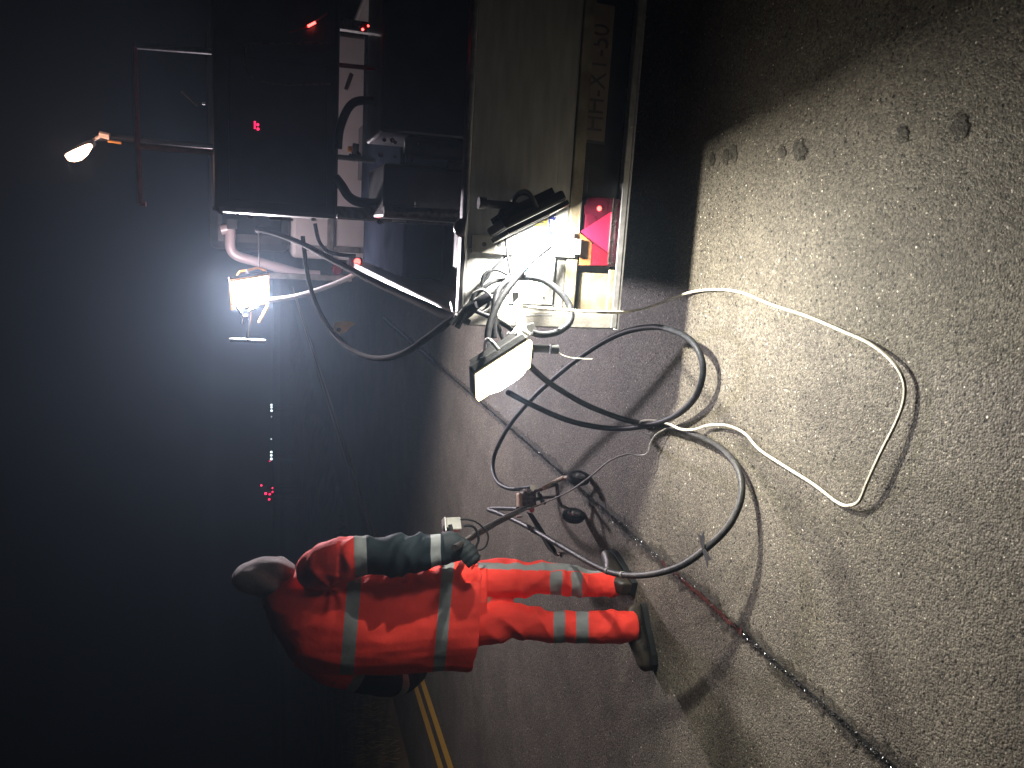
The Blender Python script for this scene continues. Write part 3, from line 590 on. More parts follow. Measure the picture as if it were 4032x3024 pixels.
# lamp B: far lamp on the post
BY = (PY + .0)
cB = D(985, 1150, 6.25)
eB, c, n, u, v = lamp('work_lamp', cB, (-.66, -.60, -.30), (0, 0, 1), .30, .30, 'bright orange framed work lamp on top of the post halfway along the truck side', bez=BEZELO)
mb = MB(); q = lambda x, y: D(x, y, 6.2)
mb.tube([q(905, 1338), q(1042, 1344)], .016, 10); mb.tube([q(975, 1338), q(978, 1290), q(985, 1230)], .014, 10); mb.tube(spline([q(918, 1195), q(945, 1225), q(955, 1245), q(954, 1275)], 5), .012, 8); mb.tube(spline([q(955, 1245), q(975, 1245), q(985, 1222), q(1010, 1212)], 5), .010, 8)
tparent(mb, eB, 'clamp_handle', CHROME, True)
mb = MB(); mb.tube([q(1020, 1270), q(1055, 1205)], .010, 8); mb.tube(spline([q(948, 1068), q(985, 1062), q(1020, 1055), q(1050, 1068)], 5), .010, 8); mb.tube(spline([q(935, 1085), q(948, 1066)], 5), .010, 8)
islands(mb, 'frame_bar', BEZELO, eB, True, True)
mb = MB(); mb.tube([q(1020, 1058), q(1018, 905)], .006, 6); mb.lathe(q(1018, 903), (0, -1, 0), [(0, .03), (.01, .028), (.02, .01)], 14); tparent(mb, eB, 'hanger_rod', STEEL, True)
mb = MB(); mb.tube(spline([q(1055, 1182), q(1150, 1170), q(1240, 1145), q(1330, 1112), q(1408, 1075)], 8), .019, 10); tparent(mb, eB, 'support_arm', WHITEP, True)
flood(eB, c + n * .045, n, 170, (1, .88, .95), .24)
glow(eB, c + Vector((.10, -.10, .24)), 24, (1, .80, .84), .05)  # fill light added above the lamp, brightens the cab back and tube
# warm lamp high above, on a mast behind the cabinet
WY = 5.0
mb = MB(); cW = D(305, 592, WY)
eW = empty('warm_lamp', cW, 0, 'warm glowing lamp high on a dark mast above the truck', 'work lamp')
mb.rings([[cW + Vector((math.cos(a) * r_, .02, math.sin(a) * r_ * .62)) + Vector((0, d_, 0)) for a in [6.283 * i / 24 for i in range(24)]] for (r_, d_) in ((.02, .05), (.075, .02), (.095, -.01), (.09, -.015))]); 
tilt = Matrix.Rotation(R(38), 4, 'Y')
mb = MB()
pts = []
for (x, y) in ((255, 612), (262, 624), (285, 628), (312, 622), (338, 600), (358, 566), (340, 568), (312, 580), (285, 592), (262, 604)): pts.append(D(x, y, WY))
mb.prism(pts, Vector((0, .05, 0))); tparent(mb, eW, 'glass', LAMPW)
mb = MB()
sh = [D(x, y, WY + .03) for (x, y) in ((248, 606), (285, 584), (330, 560), (366, 548), (372, 556), (360, 572), (340, 580), (290, 604))]
mb.prism(sh, Vector((0, .06, 0))); tparent(mb, eW, 'shade', BLACKM)
mb = MB(); mb.tube([D(366, 552, WY + .05), D(395, 535, WY + .05), D(430, 545, WY + .05)], .010, 8); mb.tube([D(392, 526, WY + .05), D(432, 535, WY + .05)], .016, 8); tparent(mb, eW, 'bracket', PIPE, True)
mb = MB(); mb.tube([D(425, 556, WY + .05), D(478, 563, WY + .05)], .008, 8); tparent(mb, eW, 'orange_handle', ORANGEP, True)
mb = MB(); a = D(430, 540, WY + .08); mb.tube([D(372, 545, WY + .08), a, Vector((a.x + .0, a.y, .66))], .018, 10); tparent(mb, eW, 'mast', BLACKM, True)
glow(eW, cW + Vector((-.06, -.10, -.03)), 5, (1, .55, .35), .04)
# ------------------------------------------------------------------ hoses and cables
K = Vector((0, 0, 0))
h1, pts1 = hose('black_hose', [(2000, 1560, 't', -.15), (1975, 1545, 'Y', 2.6), (2085, 1440, 'Y', 2.75)][2:] + [(2140, 1490, 'g', .52), (2200, 1532, 'g', .40), (2300, 1590, 'g', .26), (2400, 1632, 'g', .12), (2500, 1662, 'g', .03), (2640, 1682, 'g', .02), (2760, 1722, 'g', .02), (2850, 1775, 'g', .02), (2910, 1855, 'g', .035), (2918, 1960, 'g', .06), (2870, 2070, 'g', .10), (2780, 2160, 'g', .14), (2680, 2228, 'g', .18), (2560, 2262, 'g', .22), (2440, 2262, 'g', .26), (2340, 2225, 'g', .29), (2200, 2145, 'g', .33), (2060, 2065, 'g', .36), (1960, 2020, 'g', .38), (1924, 2006, 'g', .39), (1960, 2002, 'g', .37), (2040, 2004, 'g', .34)], .0125, RUBBERD, 'long black hose sweeping in a big loop past the boots to the joint tool', 'hose', 'black pressure hoses')
# flags of tape and ties on it
def on_hose(pts, x, y):
    best = min(pts, key=lambda p: (lambda d: ((2016 - (p - CAM).dot(up) / (p - CAM).dot(fw) * FPX - x) ** 2 + (1512 - p.x / (p - CAM).dot(fw) * FPX - y) ** 2))(0))
    return best
for (x, y) in ((2780, 2160),):
    p = on_hose(pts1, x, y); mb = MB()
    for s in (-1, 1):
        q0 = p + Vector((.0, -.004, .012)); d_ = Vector((-.65, -.6, 0)).normalized() if s > 0 else Vector((.95, .25, 0)).normalized()
        sd = Vector((d_.y, -d_.x, 0)); mb.prism([q0 + sd * .008, q0 - sd * .008, q0 + d_ * .056 - sd * .022 , q0 + d_ * .046, q0 + d_ * .062 + sd * .020], Vector((0, 0, .0015)))
    mb.obj('tape_flag', BLACKP, h1, world=True)
for (x, y) in ((2390, 2245), (2100, 2085), (2450, 2264)):
    p = on_hose(pts1, x, y); i = pts1.index(p); d_ = (pts1[i + 1] - pts1[i]).normalized(); mb = MB(); mb.tube([p - d_ * .006, p + d_ * .006], .0145, 12); mb.obj('clip', GWIRE, h1, world=True, smooth=True)
h2, pts2 = hose('black_hose', [(2110, 1340, 'Y', 2.55), (2060, 1480, 'Y', 2.75), (2000, 1545, 'g', .62), (2085, 1590, 'g', .48), (2200, 1642, 'g', .34), (2300, 1672, 'g', .22), (2420, 1688, 'g', .10), (2520, 1680, 'g', .05), (2620, 1655, 'g', .045), (2690, 1615, 'g', .05), (2745, 1550, 'g', .06), (2768, 1460, 'g', .07), (2750, 1380, 'g', .08), (2700, 1325, 'g', .09), (2620, 1293, 'g', .11), (2540, 1290, 'g', .13), (2440, 1315, 'g', .16), (2330, 1375, 'g', .20), (2210, 1465, 'g', .24), (2100, 1565, 'g', .27), (2010, 1670, 'g', .28), (1955, 1770, 'g', .28), (1940, 1840, 'g', .30), (1958, 1895, 'g', .32), (2000, 1922, 'g', .31), (2045, 1925, 'g', .29)][2:], .0125, RUBBER, 'black hose looping twice on the asphalt between the glaring lamp and the joint tool', 'hose', 'black pressure hoses')
p = on_hose(pts2, 2205, 1470); mb = MB(); mb.tube([p, p + Vector((.02, -.012, -.01)), p + Vector((.03, -.02, .0)), p + Vector((.026, -.018, .008))], .0022, 6); mb.obj('cable_tie', BLACKP, h2, world=True)
hose('grey_wire', [(2650, 1672, 'g', .02), (2618, 1690, 'g', .03), (2585, 1710, 'g', .05), (2562, 1745, 'g', .06), (2548, 1785, 'g', .07), (2515, 1793, 'g', .08), (2470, 1788, 'g', .10), (2400, 1815, 'g', .14), (2330, 1872, 'g', .18), (2240, 1935, 'g', .24), (2130, 1985, 'g', .33), (2040, 2018, 'g', .45), (1930, 2060, 'g', .62), (1860, 2105, 'g', .78), (1830, 2125, 'g', .84)], .0042, GWIRE, 'thin grey wire running from the hose crossing up along the tool pole', 'wire', n=8)
hose('white_cable', [(2040, 1205, 't', -.06), (2120, 1212, 't', -.14), (2240, 1222, 't', -.26), (2400, 1231, 't', -.34), (2480, 1226, 'g', .20), (2560, 1208, 'g', .10), (2640, 1178, 'g', .05), (2720, 1150, 'g', .02), (2820, 1140, 'g', .012), (2920, 1152, 'g', .012), (3040, 1200, 'g', .012), (3180, 1246, 'g', .015), (3320, 1305, 'g', .02), (3420, 1350, 'g', .02), (3505, 1415, 'g', .022), (3555, 1490, 'g', .02), (3560, 1570, 'g', .02), (3530, 1660, 'g', .024), (3465, 1790, 'g', .03), (3415, 1900, 'g', .03), (3385, 1970, 'g', .022), (3350, 1990, 'g', .018), (3300, 1980, 'g', .012), (3200, 1905, 'g', .012), (3080, 1830, 'g', .012), (2990, 1770, 'g', .015), (2930, 1705, 'g', .02), (2860, 1675, 'g', .025), (2790, 1675, 'g', .02), (2730, 1692, 'g', .035), (2680, 1690, 'g', .04), (2630, 1668, 'g', .045), (2570, 1655, 'g', .045), (2528, 1658, 'g', .04), (2520, 1670, 'g', .03), (2550, 1678, 'g', .02)], .0050, WCABLE, 'off-white cable lying in one wide loop on the bright asphalt', 'cable', n=8)
mb = MB(); mb.tube([G(2570, 1660, .03), G(2574, 1686, .03)], .0025, 6); mb.tube([G(2490, 1664, .03), G(2510, 1676, .03)], .0025, 6)
for o_, lb in zip(islands(mb, 'cable_tie', INKW), ('white cable tie end under the white cable at the hose crossing', 'short white tie end just left of the white cable tip on the asphalt')): meta(o_, lb, 'cable tie', 'white cable ties')
# cables at the truck's corner
hose('black_cable', [(1010, 900, 'Y', 5.6), (1100, 925, 'Y', 5.2), (1200, 965, 'Y', 4.8), (1320, 1030, 'Y', 4.3), (1440, 1092, 'Y', 3.8), (1560, 1150, 'Y', 3.4), (1680, 1205, 'Y', 3.0), (1770, 1245, 'Y', 2.75), (1830, 1240, 'Y', 2.6), (1880, 1195, 'Y', 2.52), (1930, 1165, 'Y', 2.50)], .017, MRUB, 'thick black cable stretched along the top rim of the truck side', 'cable')
hose('black_cable', [(1192, 930, 'Y', 4.9), (1205, 1040, 'Y', 4.9), (1222, 1130, 'Y', 4.8), (1260, 1230, 'Y', 4.6), (1320, 1320, 'Y', 4.3), (1400, 1385, 'Y', 3.9), (1490, 1411, 'Y', 3.5), (1590, 1390, 'Y', 3.1), (1690, 1325, 'Y', 2.85), (1770, 1265, 'Y', 2.68), (1830, 1225, 'Y', 2.56), (1880, 1200, 'Y', 2.5)], .0135, MRUB, 'black cable hanging in a deep swag beside the truck', 'cable')
hose('black_cable', [(1214, 1105, 'Y', 4.0), (1135, 870, 'Y', 4.0)][:0] + [(1240, 880, 'Y', 5.3), (1250, 930, 'Y', 5.3), (1262, 960, 'Y', 5.2), (1290, 990, 'Y', 5.15), (1340, 1003, 'Y', 5.1), (1400, 1008, 'Y', 5.1)], .013, MRUB, 'short ribbed black lead hanging against the white cab back', 'cable')
lp = [('g', [(1895, 1150, 't', -.05), (1905, 1085, 't', -.05), (1950, 1062, 't', -.05), (2000, 1082, 't', -.06)], .006, 'thin black lead arched over the top corner of the tailboard'),
      ('g', [(1970, 1365, 'Y', 2.42), (1925, 1430, 'Y', 2.40), (1918, 1390, 'Y', 2.40), (1925, 1290, 'Y', 2.42), (1965, 1190, 'Y', 2.44), (2030, 1100, 'Y', 2.46), (2100, 1020, 'Y', 2.48), (2165, 968, 'Y', 2.50)], .0115, 'thick black cable end slanting up across the glaring white tailboard'),
      ('g', [(1945, 1330, 'Y', 2.44), (1945, 1230, 'Y', 2.45), (1960, 1150, 'Y', 2.47), (2000, 1108, 'Y', 2.48), (2060, 1092, 'Y', 2.48), (2140, 1105, 'Y', 2.48), (2205, 1150, 'Y', 2.46), (2245, 1210, 'Y', 2.44), (2245, 1265, 'Y', 2.42), (2200, 1305, 'Y', 2.41), (2140, 1318, 'Y', 2.40), (2095, 1310, 'Y', 2.40)], .0115, 'glossy black cable ring hanging in front of the tailboard corner'),
      ('g', [(1995, 1010, 't', -.06), (1990, 1010, 't', -.05), (1940, 1060, 't', -.05), (1890, 1130, 't', -.05), (1860, 1180, 't', -.05), (1850, 1220, 't', -.05)], .005, 'thin black lead slanting from the hinge plate down to the cable tangle'),
      ('g', [(1988, 925, 't', -.06), (1998, 1010, 't', -.06), (2010, 1085, 't', -.06)], .0045, 'thin straight black lead hanging from the lamp seen from behind'),
      ('g', [(1850, 1190, 't', -.04), (1880, 1140, 't', -.05), (1915, 1150, 't', -.06), (1925, 1190, 't', -.06), (1905, 1222, 't', -.05), (1870, 1218, 't', -.05)], .0055, 'small black coil of lead at the tailboard corner'),
      ('g', [(1840, 1210, 't', -.05), (1900, 1235, 't', -.06), (1960, 1262, 't', -.08), (2020, 1300, 't', -.12), (2060, 1330, 't', -.14)], .009, 'black lead running along the bottom of the corner post to the lamp arm'),
      ('g', [(1955, 1185, 't', -.07), (1950, 1250, 't', -.09), (1975, 1320, 't', -.13), (2000, 1370, 't', -.15)], .009, 'black lead dropping steeply towards the glaring lamp')]
for (_, sp_, r_, lb) in lp: hose('black_cable', sp_, r_, RUBBER, lb, 'cable', 'black leads tangled at the truck corner')
for k, (sp_, r_) in enumerate((([(1862, 1155, 't', -.06), (1900, 1140, 't', -.07), (1935, 1170, 't', -.07), (1930, 1210, 't', -.07), (1890, 1235, 't', -.06)], .004), ([(1880, 1190, 't', -.05), (1920, 1160, 't', -.05), (1985, 1130, 't', -.05)], .007), ([(1870, 1165, 't', -.04), (1930, 1115, 't', -.04), (1990, 1100, 't', -.04)], .007))):
    hose('grey_lead', sp_, r_, STEEL if k == 0 else RUBBER, ['thin pale lead curled inside the cable tangle at the corner post', 'black lead at the heart of the tangle by the corner post', 'black lead at the top of the tangle by the corner post'][k], 'cable')
tgl = MB()
for a_, b_ in (((1775, 1275), (1860, 1190)), ((1790, 1240), (1850, 1270)), ((1800, 1290), (1830, 1230))): tgl.tube([TL(T(*a_, -.05)), TL(T(*b_, -.06))], .011, 8)
meta(tgl.obj('tape_bundle', BLACKP, smooth=True), 'knot of black tape binding the leads to the truck corner', 'tape')
mb = MB(); mb.tube([TL(T(1772, 1190, -.03)), TL(T(1778, 1225, -.05))], .0025, 6); mb.tube([TL(T(1805, 1232, -.07)), TL(T(1818, 1215, -.07))], .0022, 6)
for o_, lb in zip(islands(mb, 'tie_end', STEEL), ('shiny cut tie end on the upper side of the black tape knot', 'shiny cut tie end on the lower side of the black tape knot')): meta(o_, lb, 'cable tie', 'cut tie ends at the tape knot')
# cream tag hanging on the swag
tg = [(1312, 1275), (1316, 1308), (1335, 1316), (1365, 1306), (1382, 1285), (1400, 1275), (1384, 1266), (1345, 1264), (1325, 1268)]
mb = MB(); mb.prism([D(x, y, 4.33) for x, y in tg], Vector((0, .006, 0))); tag = empty('cable_tag', D(1340, 1290, 4.33), 0, 'pale yellow plastic tag with a round black hole hanging by the swagged cable', 'tag'); tparent(mb, tag, 'tag_plate', CREAM)
mb = MB(); mb.lathe(D(1334, 1298, 4.322), (0, -1, 0), [(0, .012), (.002, .012)], 16); tparent(mb, tag, 'hole', INK, True)
mb = MB(); mb.tube([D(1318, 1305, 4.33), D(1322, 1322, 4.33)], .002, 6); tparent(mb, tag, 'tie', BLACKP, True)
# ------------------------------------------------------------------ far points of light, glowing discs added for distant lights and reflectors
def far_glow(x, y, Y, r_, m, label, group):
    c = D(x, y, Y); e = empty('glow_point', (c.x, c.y, 0), 0, label, 'far_glow', group)
    mb = MB(); mb.lathe(c, (0, -1, 0), [(-.05 , r_ * .6), (-.02, r_), (.02, r_), (.05, r_ * .6)], 14); tparent(mb, e, 'lens', m, True)
    mb = MB(); mb.tube([(c.x, c.y + .02, 0), (c.x, c.y + .02, c.z - r_)], .008, 6); mb.box((c.x - .05, c.y - .1, 0.002), (c.x + .05, c.y + .14, .05), .01); tparent(mb, e, 'stand', BLACKP)
g1 = 'white lights in two short rows far down the road'; g2 = 'cluster of red lights far down the road'
wl = ['top', 'second from the top', 'third from the top', 'fourth from the top', 'fifth from the top', 'sixth from the top', 'seventh from the top', 'lowest']
for k, (x, y, r_) in enumerate(((1069, 1594, .055), (1069, 1604, .055), (1069, 1617, .06), (1069, 1641, .022), (1068, 1729, .028), (1068, 1780, .055), (1068, 1793, .055), (1068, 1807, .06))):
    far_glow(x, y, 46 - k * .7, r_, WHITELED, 'far white light, %s in the line of white lights down the road' % wl[k], g1)
rl = ['small red light just under the lowest far white light', 'red light set apart on the left of the far red cluster', 'upper right red light of the far red cluster', 'red light just under the upper right one in the far cluster', 'biggest red light of the far red cluster', 'middle red light of the far red cluster', 'lowest red light of the far red cluster']
for k, (x, y, r_) in enumerate(((1062, 1816, .03), (1029, 1911, .045), (1073, 1922, .035), (1073, 1937, .04), (1046, 1943, .055), (1062, 1946, .045), (1060, 1966, .045))):
    far_glow(x, y, 38 - k * .5, r_, PINKLED if k else PINKLED, rl[k], g2)
# ------------------------------------------------------------------ the joint tool
tool = empty('joint_cleaning_lance', G(2270, 1960), 0, 'wheeled joint cleaning lance with tan block head and long pole held by the worker', 'lance')
def wheel(c):
    mb = MB(); ax = Vector((.90, -.42, .05)).normalized()
    mb.lathe(c - ax * .017, ax, [(0, .034), (0, .050), (.005, .058), (.017, .061), (.029, .058), (.034, .050), (.034, .034), (0, .034)], 32, False); wl_ = tparent(mb, tool, 'wheel', RUBBER, True)
    mb = MB(); mb.lathe(c - ax * .013, ax, [(0, .020), (.0, .035), (.026, .035), (.026, .030), (.010, .028), (.010, .012), (0, .012)], 24)
    for k in range(5):
        a = 6.283 * k / 5; d_ = Vector((0, math.cos(a), math.sin(a))); mb.tube([c + ax * .014 + d_ * .01, c + ax * .013 + d_ * .034], .005, 6)
    mb.lathe(c + ax * .008, ax, [(0, .012), (.012, .011), (.016, .005)], 12); mb.obj('rim', mat('pale_rim', (.55, .55, .56), .35, .3, .1, 60), wl_, smooth=True, world=True)
w1 = G(2277, 1882, .061); w2 = G(2258, 2030, .061); wheel(w1); wheel(w2)
mb = MB(); hd = G(2080, 1965, .27)
mb.obox(hd, Vector((1, .1, 0)).normalized(), Vector((-.1, 1, 0)).normalized(), Vector((0, 0, 1)), .085, .06, .075, .008)
for dx in (-.02, .012): mb.obox(hd + Vector((dx, -.034, .01)), Vector((1, 0, 0)), Vector((0, 1, 0)), Vector((0, 0, 1)), .02, .02, .05, .004)
hb_ = tparent(mb, tool, 'head_block', DARKST)
mb = MB(); mb.obox(hd + Vector((-.01, 0, .050)), Vector((1, .1, 0)).normalized(), Vector((-.1, 1, 0)).normalized(), Vector((0, 0, 1)), .09, .055, .022, .008); mb.obj('head_cap', TAN, hb_, world=True)
mb = MB(); mb.lathe(G(2092, 2006, .25), (0, -1, .1), [(0, .014), (.015, .015), (.02, .01)], 16); mb.obj('red_knob', REDRIM, hb_, world=True, smooth=True)
mb = MB(); kk = G(2130, 1962, .2); mb.obox(kk, Vector((.9, 0, .4)).normalized(), Vector((0, 1, 0)), Vector((-.4, 0, .9)).normalized(), .05, .02, .022, .004); mb.tube([kk + Vector((-.03, -.01, -.02)), kk + Vector((.035, -.01, .02))], .008, 8); mb.tube([hd + Vector((0, -.03, -.02)), kk], .01, 8); tparent(mb, tool, 'clamp_knob', BLACKP, True)
mb = MB(); mb.tube([G(2048, 1923, .30), G(2062, 1922, .30), G(2082, 1920, .30)], .012, 10); mb.tube([G(2086, 1920, .30), G(2098, 1919, .30)], .016, 10); mb.tube([G(2080, 1925, .29), hd], .010, 8); mb.tube([G(2030, 1924, .30), G(2048, 1923, .30)], .009, 8); tparent(mb, tool, 'hose_coupling', CHROME, True)
mb = MB(); mb.tube([G(2142, 1922, .22), G(2180, 1900, .13), G(2222, 1880, .10)], .0125, 10); mb.tube([G(2222, 1880, .10), w1], .010, 8); tparent(mb, tool, 'wheel_arm', TAN, True)
mb = MB(); mb.tube([G(2105, 1935, .24), G(2150, 1920, .19), G(2192, 1905, .13)], .010, 8); mb.tube([G(2192, 1902, .13), G(2196, 1955, .12), G(2210, 1990, .10), G(2240, 2006, .075), w2], .010, 8); mb.tube([G(2130, 1960, .20), G(2196, 1955, .12)], .009, 8); tparent(mb, tool, 'fork', DARKST, True)
mb = MB(); mb.tube([G(2068, 2000, .30), G(1950, 2062, .58), G(1850, 2120, .78), G(1790, 2158, .92)], .013, 12); tparent(mb, tool, 'pole', DARKST, True)
mb = MB(); mb.tube([G(2050, 2000, .33), G(1950, 2050, .60), G(1862, 2098, .79)], .0045, 8); tparent(mb, tool, 'control_rod', STEEL, True)
sl = [G(2076, 2016, .20), G(2098, 2022, .19), G(2190, 2165, .012), G(2196, 2182, .008), G(2186, 2184, .008), G(2160, 2165, .02)]
mb = MB(); mb.prism(sl, Vector((0, .006, .002))); tparent(mb, tool, 'support_leg', BLACKM)
mb = MB(); mb.tube([G(2196, 2180, .012), G(2205, 2184, .008)], .006, 8); tparent(mb, tool, 'leg_foot', DARKST, True)
mb = MB(); mb.obox(G(2045, 2035, .27), Vector((1, 0, 0)), Vector((0, 1, 0)), Vector((0, 0, 1)), .012, .012, .035, .004); tparent(mb, tool, 'trigger_catch', STEEL)
# grey control box by the worker's hand
HY = 3.06
cbx = D(1782, 2066, HY + .02); ux = Vector((.93, .37, 0)); uy = Vector((-.37, .93, 0)); 
mb = MB(); mb.obox(cbx, ux, uy, Vector((0, .08, 1)).normalized(), .052, .055, .062, .005); cb_ = tparent(mb, tool, 'control_box', mat('grey_box_paint', (.42, .42, .38), .45, 0, .08, 40, .1, 100))
mb = MB(); mb.obox(cbx + Vector((-.0, 0, .036)), ux, uy, Vector((0, .08, 1)).normalized(), .058, .06, .006, .002); mb.obj('lid', PANELW, cb_, world=True)
mb = MB(); mb.tube([D(1745, 2080, HY), D(1775, 2085, HY)], .012, 10); mb.tube([D(1772, 2066, HY - .02), D(1778, 2094, HY - .03)], .009, 8); mb.obj('gland', BLACKP, cb_, world=True, smooth=True)
hose('box_lead', [(1812, 2046, 'Y', HY), (1840, 2046, 'Y', HY), (1875, 2056, 'Y', HY), (1905, 2082, 'Y', HY), (1922, 2110, 'Y', HY), (1916, 2145, 'Y', HY), (1898, 2163, 'Y', HY), (1872, 2168, 'Y', HY)], .0038, RUBBER, '', '', parent=cb_, n=8)
hose('box_lead', [(1826, 2072, 'Y', HY), (1850, 2070, 'Y', HY), (1868, 2078, 'Y', HY), (1882, 2105, 'Y', HY), (1884, 2130, 'Y', HY), (1876, 2150, 'Y', HY), (1868, 2190, 'Y', HY)], .0055, RUBBER, '', '', parent=cb_, n=8)
mb = MB(); mb.tube([D(1818, 2158, 2.97), D(1850, 2192, 2.955), D(1876, 2212, 2.945)], .0135, 12); mb.tube([D(1872, 2206, 2.947), D(1880, 2215, 2.943)], .016, 12); tparent(mb, tool, 'hand_grip', BLACKP, True)
mb = MB(); mb.tube([D(1790, 2158, 3.04), D(1818, 2158, 2.97)], .012, 10); tparent(mb, tool, 'grip_stem', DARKST, True)
# ------------------------------------------------------------------ the worker
def edge_rings(spec, n=36, pw=2.2):         # (right px, left px, depth, thickness)
    out = []
    for (pr, pl, Y, th) in spec:
        A = D(*pr, Y); B = D(*pl, Y + .0); c = (A + B) / 2; a = (A - B) / 2; b = Vector((-a.y, a.x, 0)).normalized() * th
        out.append(ring(c, a, b, n, pw))
    return out
def resample(rings, k):
    out = []
    n = len(rings[0]); m_ = len(rings)
    for i in range(m_ - 1):
        for s in range(k):
            t = s / k
            r0, r1, r2, r3 = rings[max(i - 1, 0)], rings[i], rings[i + 1], rings[min(i + 2, m_ - 1)]
            out.append([.5 * ((2 * r1[j]) + (r2[j] - r0[j]) * t + (2 * r0[j] - 5 * r1[j] + 4 * r2[j] - r3[j]) * t * t + (3 * r1[j] - r0[j] - 3 * r2[j] + r3[j]) * t ** 3) for j in range(n)])
    out.append(rings[-1]); return out
def limb(specs, n=24, step=6):
    P = [D(x, y, Y) for (x, y, Y, r) in specs]; pts = spline(P, step); rs = []
    for i in range(len(specs) - 1):
        for k in range(step): t = k / step; rs.append(specs[i][3] * (1 - t) + specs[i + 1][3] * t)
    rs.append(specs[-1][3]); return pts, rs
def remesh(o, vox, smooth=4):
    md = o.modifiers.new('r', 'REMESH'); md.mode = 'VOXEL'; md.voxel_size = vox; md.use_smooth_shade = True
    ms = o.modifiers.new('s', 'SMOOTH'); ms.factor = .5; ms.iterations = smooth
    return bake(o)
person = empty('person', Vector((-1.05, 3.12, 0)), 0, 'worker seen from behind in red-orange high-visibility jacket and trousers, grey hood up, holding a lance', 'person')
bpy.context.view_layer.update()
# continuous body under the clothes
jn = {'pel': D(1830, 2380, 3.17), 'sp': D(1560, 2420, 3.22), 'ch': D(1300, 2410, 3.26), 'nk': D(1120, 2330, 3.32), 'hd': D(1040, 2275, 3.36), 'cr': D(955, 2270, 3.37),
      'sr': D(1235, 2262, 3.2), 'er': D(1540, 2190, 3.04), 'wr': D(1765, 2160, 3.0), 'hr': D(1800, 2160, 2.99),
      'sl': D(1200, 2560, 3.26), 'el': D(1510, 2675, 3.28), 'wl': D(1640, 2600, 3.44), 'hl': D(1660, 2560, 3.52),
      'hpr': D(1880, 2300, 3.19), 'kr': D(2150, 2281, 3.175), 'ar': D(2415, 2303, 3.205), 'fr': D(2450, 2285, 3.21),
      'hpl': D(1880, 2455, 3.15), 'kl': D(2150, 2460, 3.08), 'al': D(2470, 2464, 3.022), 'fl': D(2515, 2470, 3.02)}
rad = dict(pel=.11, sp=.11, ch=.12, nk=.055, hd=.085, cr=.06, sr=.055, er=.04, wr=.028, hr=.032, sl=.055, el=.04, wl=.028, hl=.032, hpr=.075, kr=.045, ar=.032, fr=.025, hpl=.075, kl=.045, al=.032, fl=.025)
ed = [('pel', 'sp'), ('sp', 'ch'), ('ch', 'nk'), ('nk', 'hd'), ('hd', 'cr'), ('ch', 'sr'), ('sr', 'er'), ('er', 'wr'), ('wr', 'hr'), ('ch', 'sl'), ('sl', 'el'), ('el', 'wl'), ('wl', 'hl'), ('pel', 'hpr'), ('hpr', 'kr'), ('kr', 'ar'), ('ar', 'fr'), ('pel', 'hpl'), ('hpl', 'kl'), ('kl', 'al'), ('al', 'fl')]
ks = list(jn); me = bpy.data.meshes.new('body'); iv = person.matrix_world.inverted()
me.from_pydata([tuple(iv @ jn[k]) for k in ks], [(ks.index(a), ks.index(b)) for a, b in ed], [])
body = link('body', me, SKIN, person); sk = body.modifiers.new('k', 'SKIN')
for i, k in enumerate(ks): me.skin_vertices[0].data[i].radius = (rad[k], rad[k])
me.skin_vertices[0].data[0].use_root = True
sb_ = body.modifiers.new('u', 'SUBSURF'); sb_.levels = 2; sb_.render_levels = 2; bake(body)
for p in body.data.polygons: p.use_smooth = True
body.data.materials.clear(); body.data.materials.append(SKIN)
# hi-vis cloth: colour by a stored coordinate along the garment
def cloth_mat(name, stops, crease=.25):
    m = bpy.data.materials.new(name); m.use_nodes = True; n = m.node_tree; b = n.nodes['Principled BSDF']; L = n.links.new
    at = n.nodes.new('ShaderNodeAttribute'); at.attribute_name = 'band'
    cr = n.nodes.new('ShaderNodeValToRGB'); cr.color_ramp.interpolation = 'CONSTANT'; L(at.outputs['Fac'], cr.inputs[0])
    e = cr.color_ramp.elements; e[0].position = 0; e[0].color = (*stops[0][1], 1); e[1].position = stops[1][0]; e[1].color = (*stops[1][1], 1)
    for p, c in stops[2:]: q = e.new(p); q.color = (*c, 1)
    tc = n.nodes.new('ShaderNodeTexCoord'); no = n.nodes.new('ShaderNodeTexNoise'); no.inputs['Scale'].default_value = 9; no.inputs['Detail'].default_value = 6; L(tc.outputs['Object'], no.inputs['Vector'])
    mr = n.nodes.new('ShaderNodeMapRange'); mr.inputs['To Min'].default_value = .82; mr.inputs['To Max'].default_value = 1.15; L(no.outputs['Fac'], mr.inputs['Value'])
    mx = n.nodes.new('ShaderNodeMix'); mx.data_type = 'RGBA'; mx.blend_type = 'MULTIPLY'; mx.inputs[0].default_value = 1; L(cr.outputs[0], mx.inputs[6]); L(mr.outputs[0], mx.inputs[7]); L(mx.outputs[2], b.inputs['Base Color'])
    b.inputs['Roughness'].default_value = .75; b.inputs['Specular IOR Level'].default_value = .25
    n2 = n.nodes.new('ShaderNodeTexNoise'); n2.inputs['Scale'].default_value = 26; n2.inputs['Detail'].default_value = 5; L(tc.outputs['Object'], n2.inputs['Vector'])
    wv = n.nodes.new('ShaderNodeTexWave'); wv.inputs['Scale'].default_value = 350; L(tc.outputs['Object'], wv.inputs['Vector'])
    ad = n.nodes.new('ShaderNodeMath'); ad.operation = 'MULTIPLY_ADD'; ad.inputs[1].default_value = .04; L(wv.outputs['Fac'], ad.inputs[0]); L(n2.outputs['Fac'], ad.inputs[2])
    bp = n.nodes.new('ShaderNodeBump'); bp.inputs['Strength'].default_value = crease; bp.inputs['Distance'].default_value = .02; L(ad.outputs[0], bp.inputs['Height']); L(bp.outputs[0], b.inputs['Normal'])
    return m
OR = (.97, .060, .040); GY = (.25, .27, .27); NV = (.006, .014, .019)
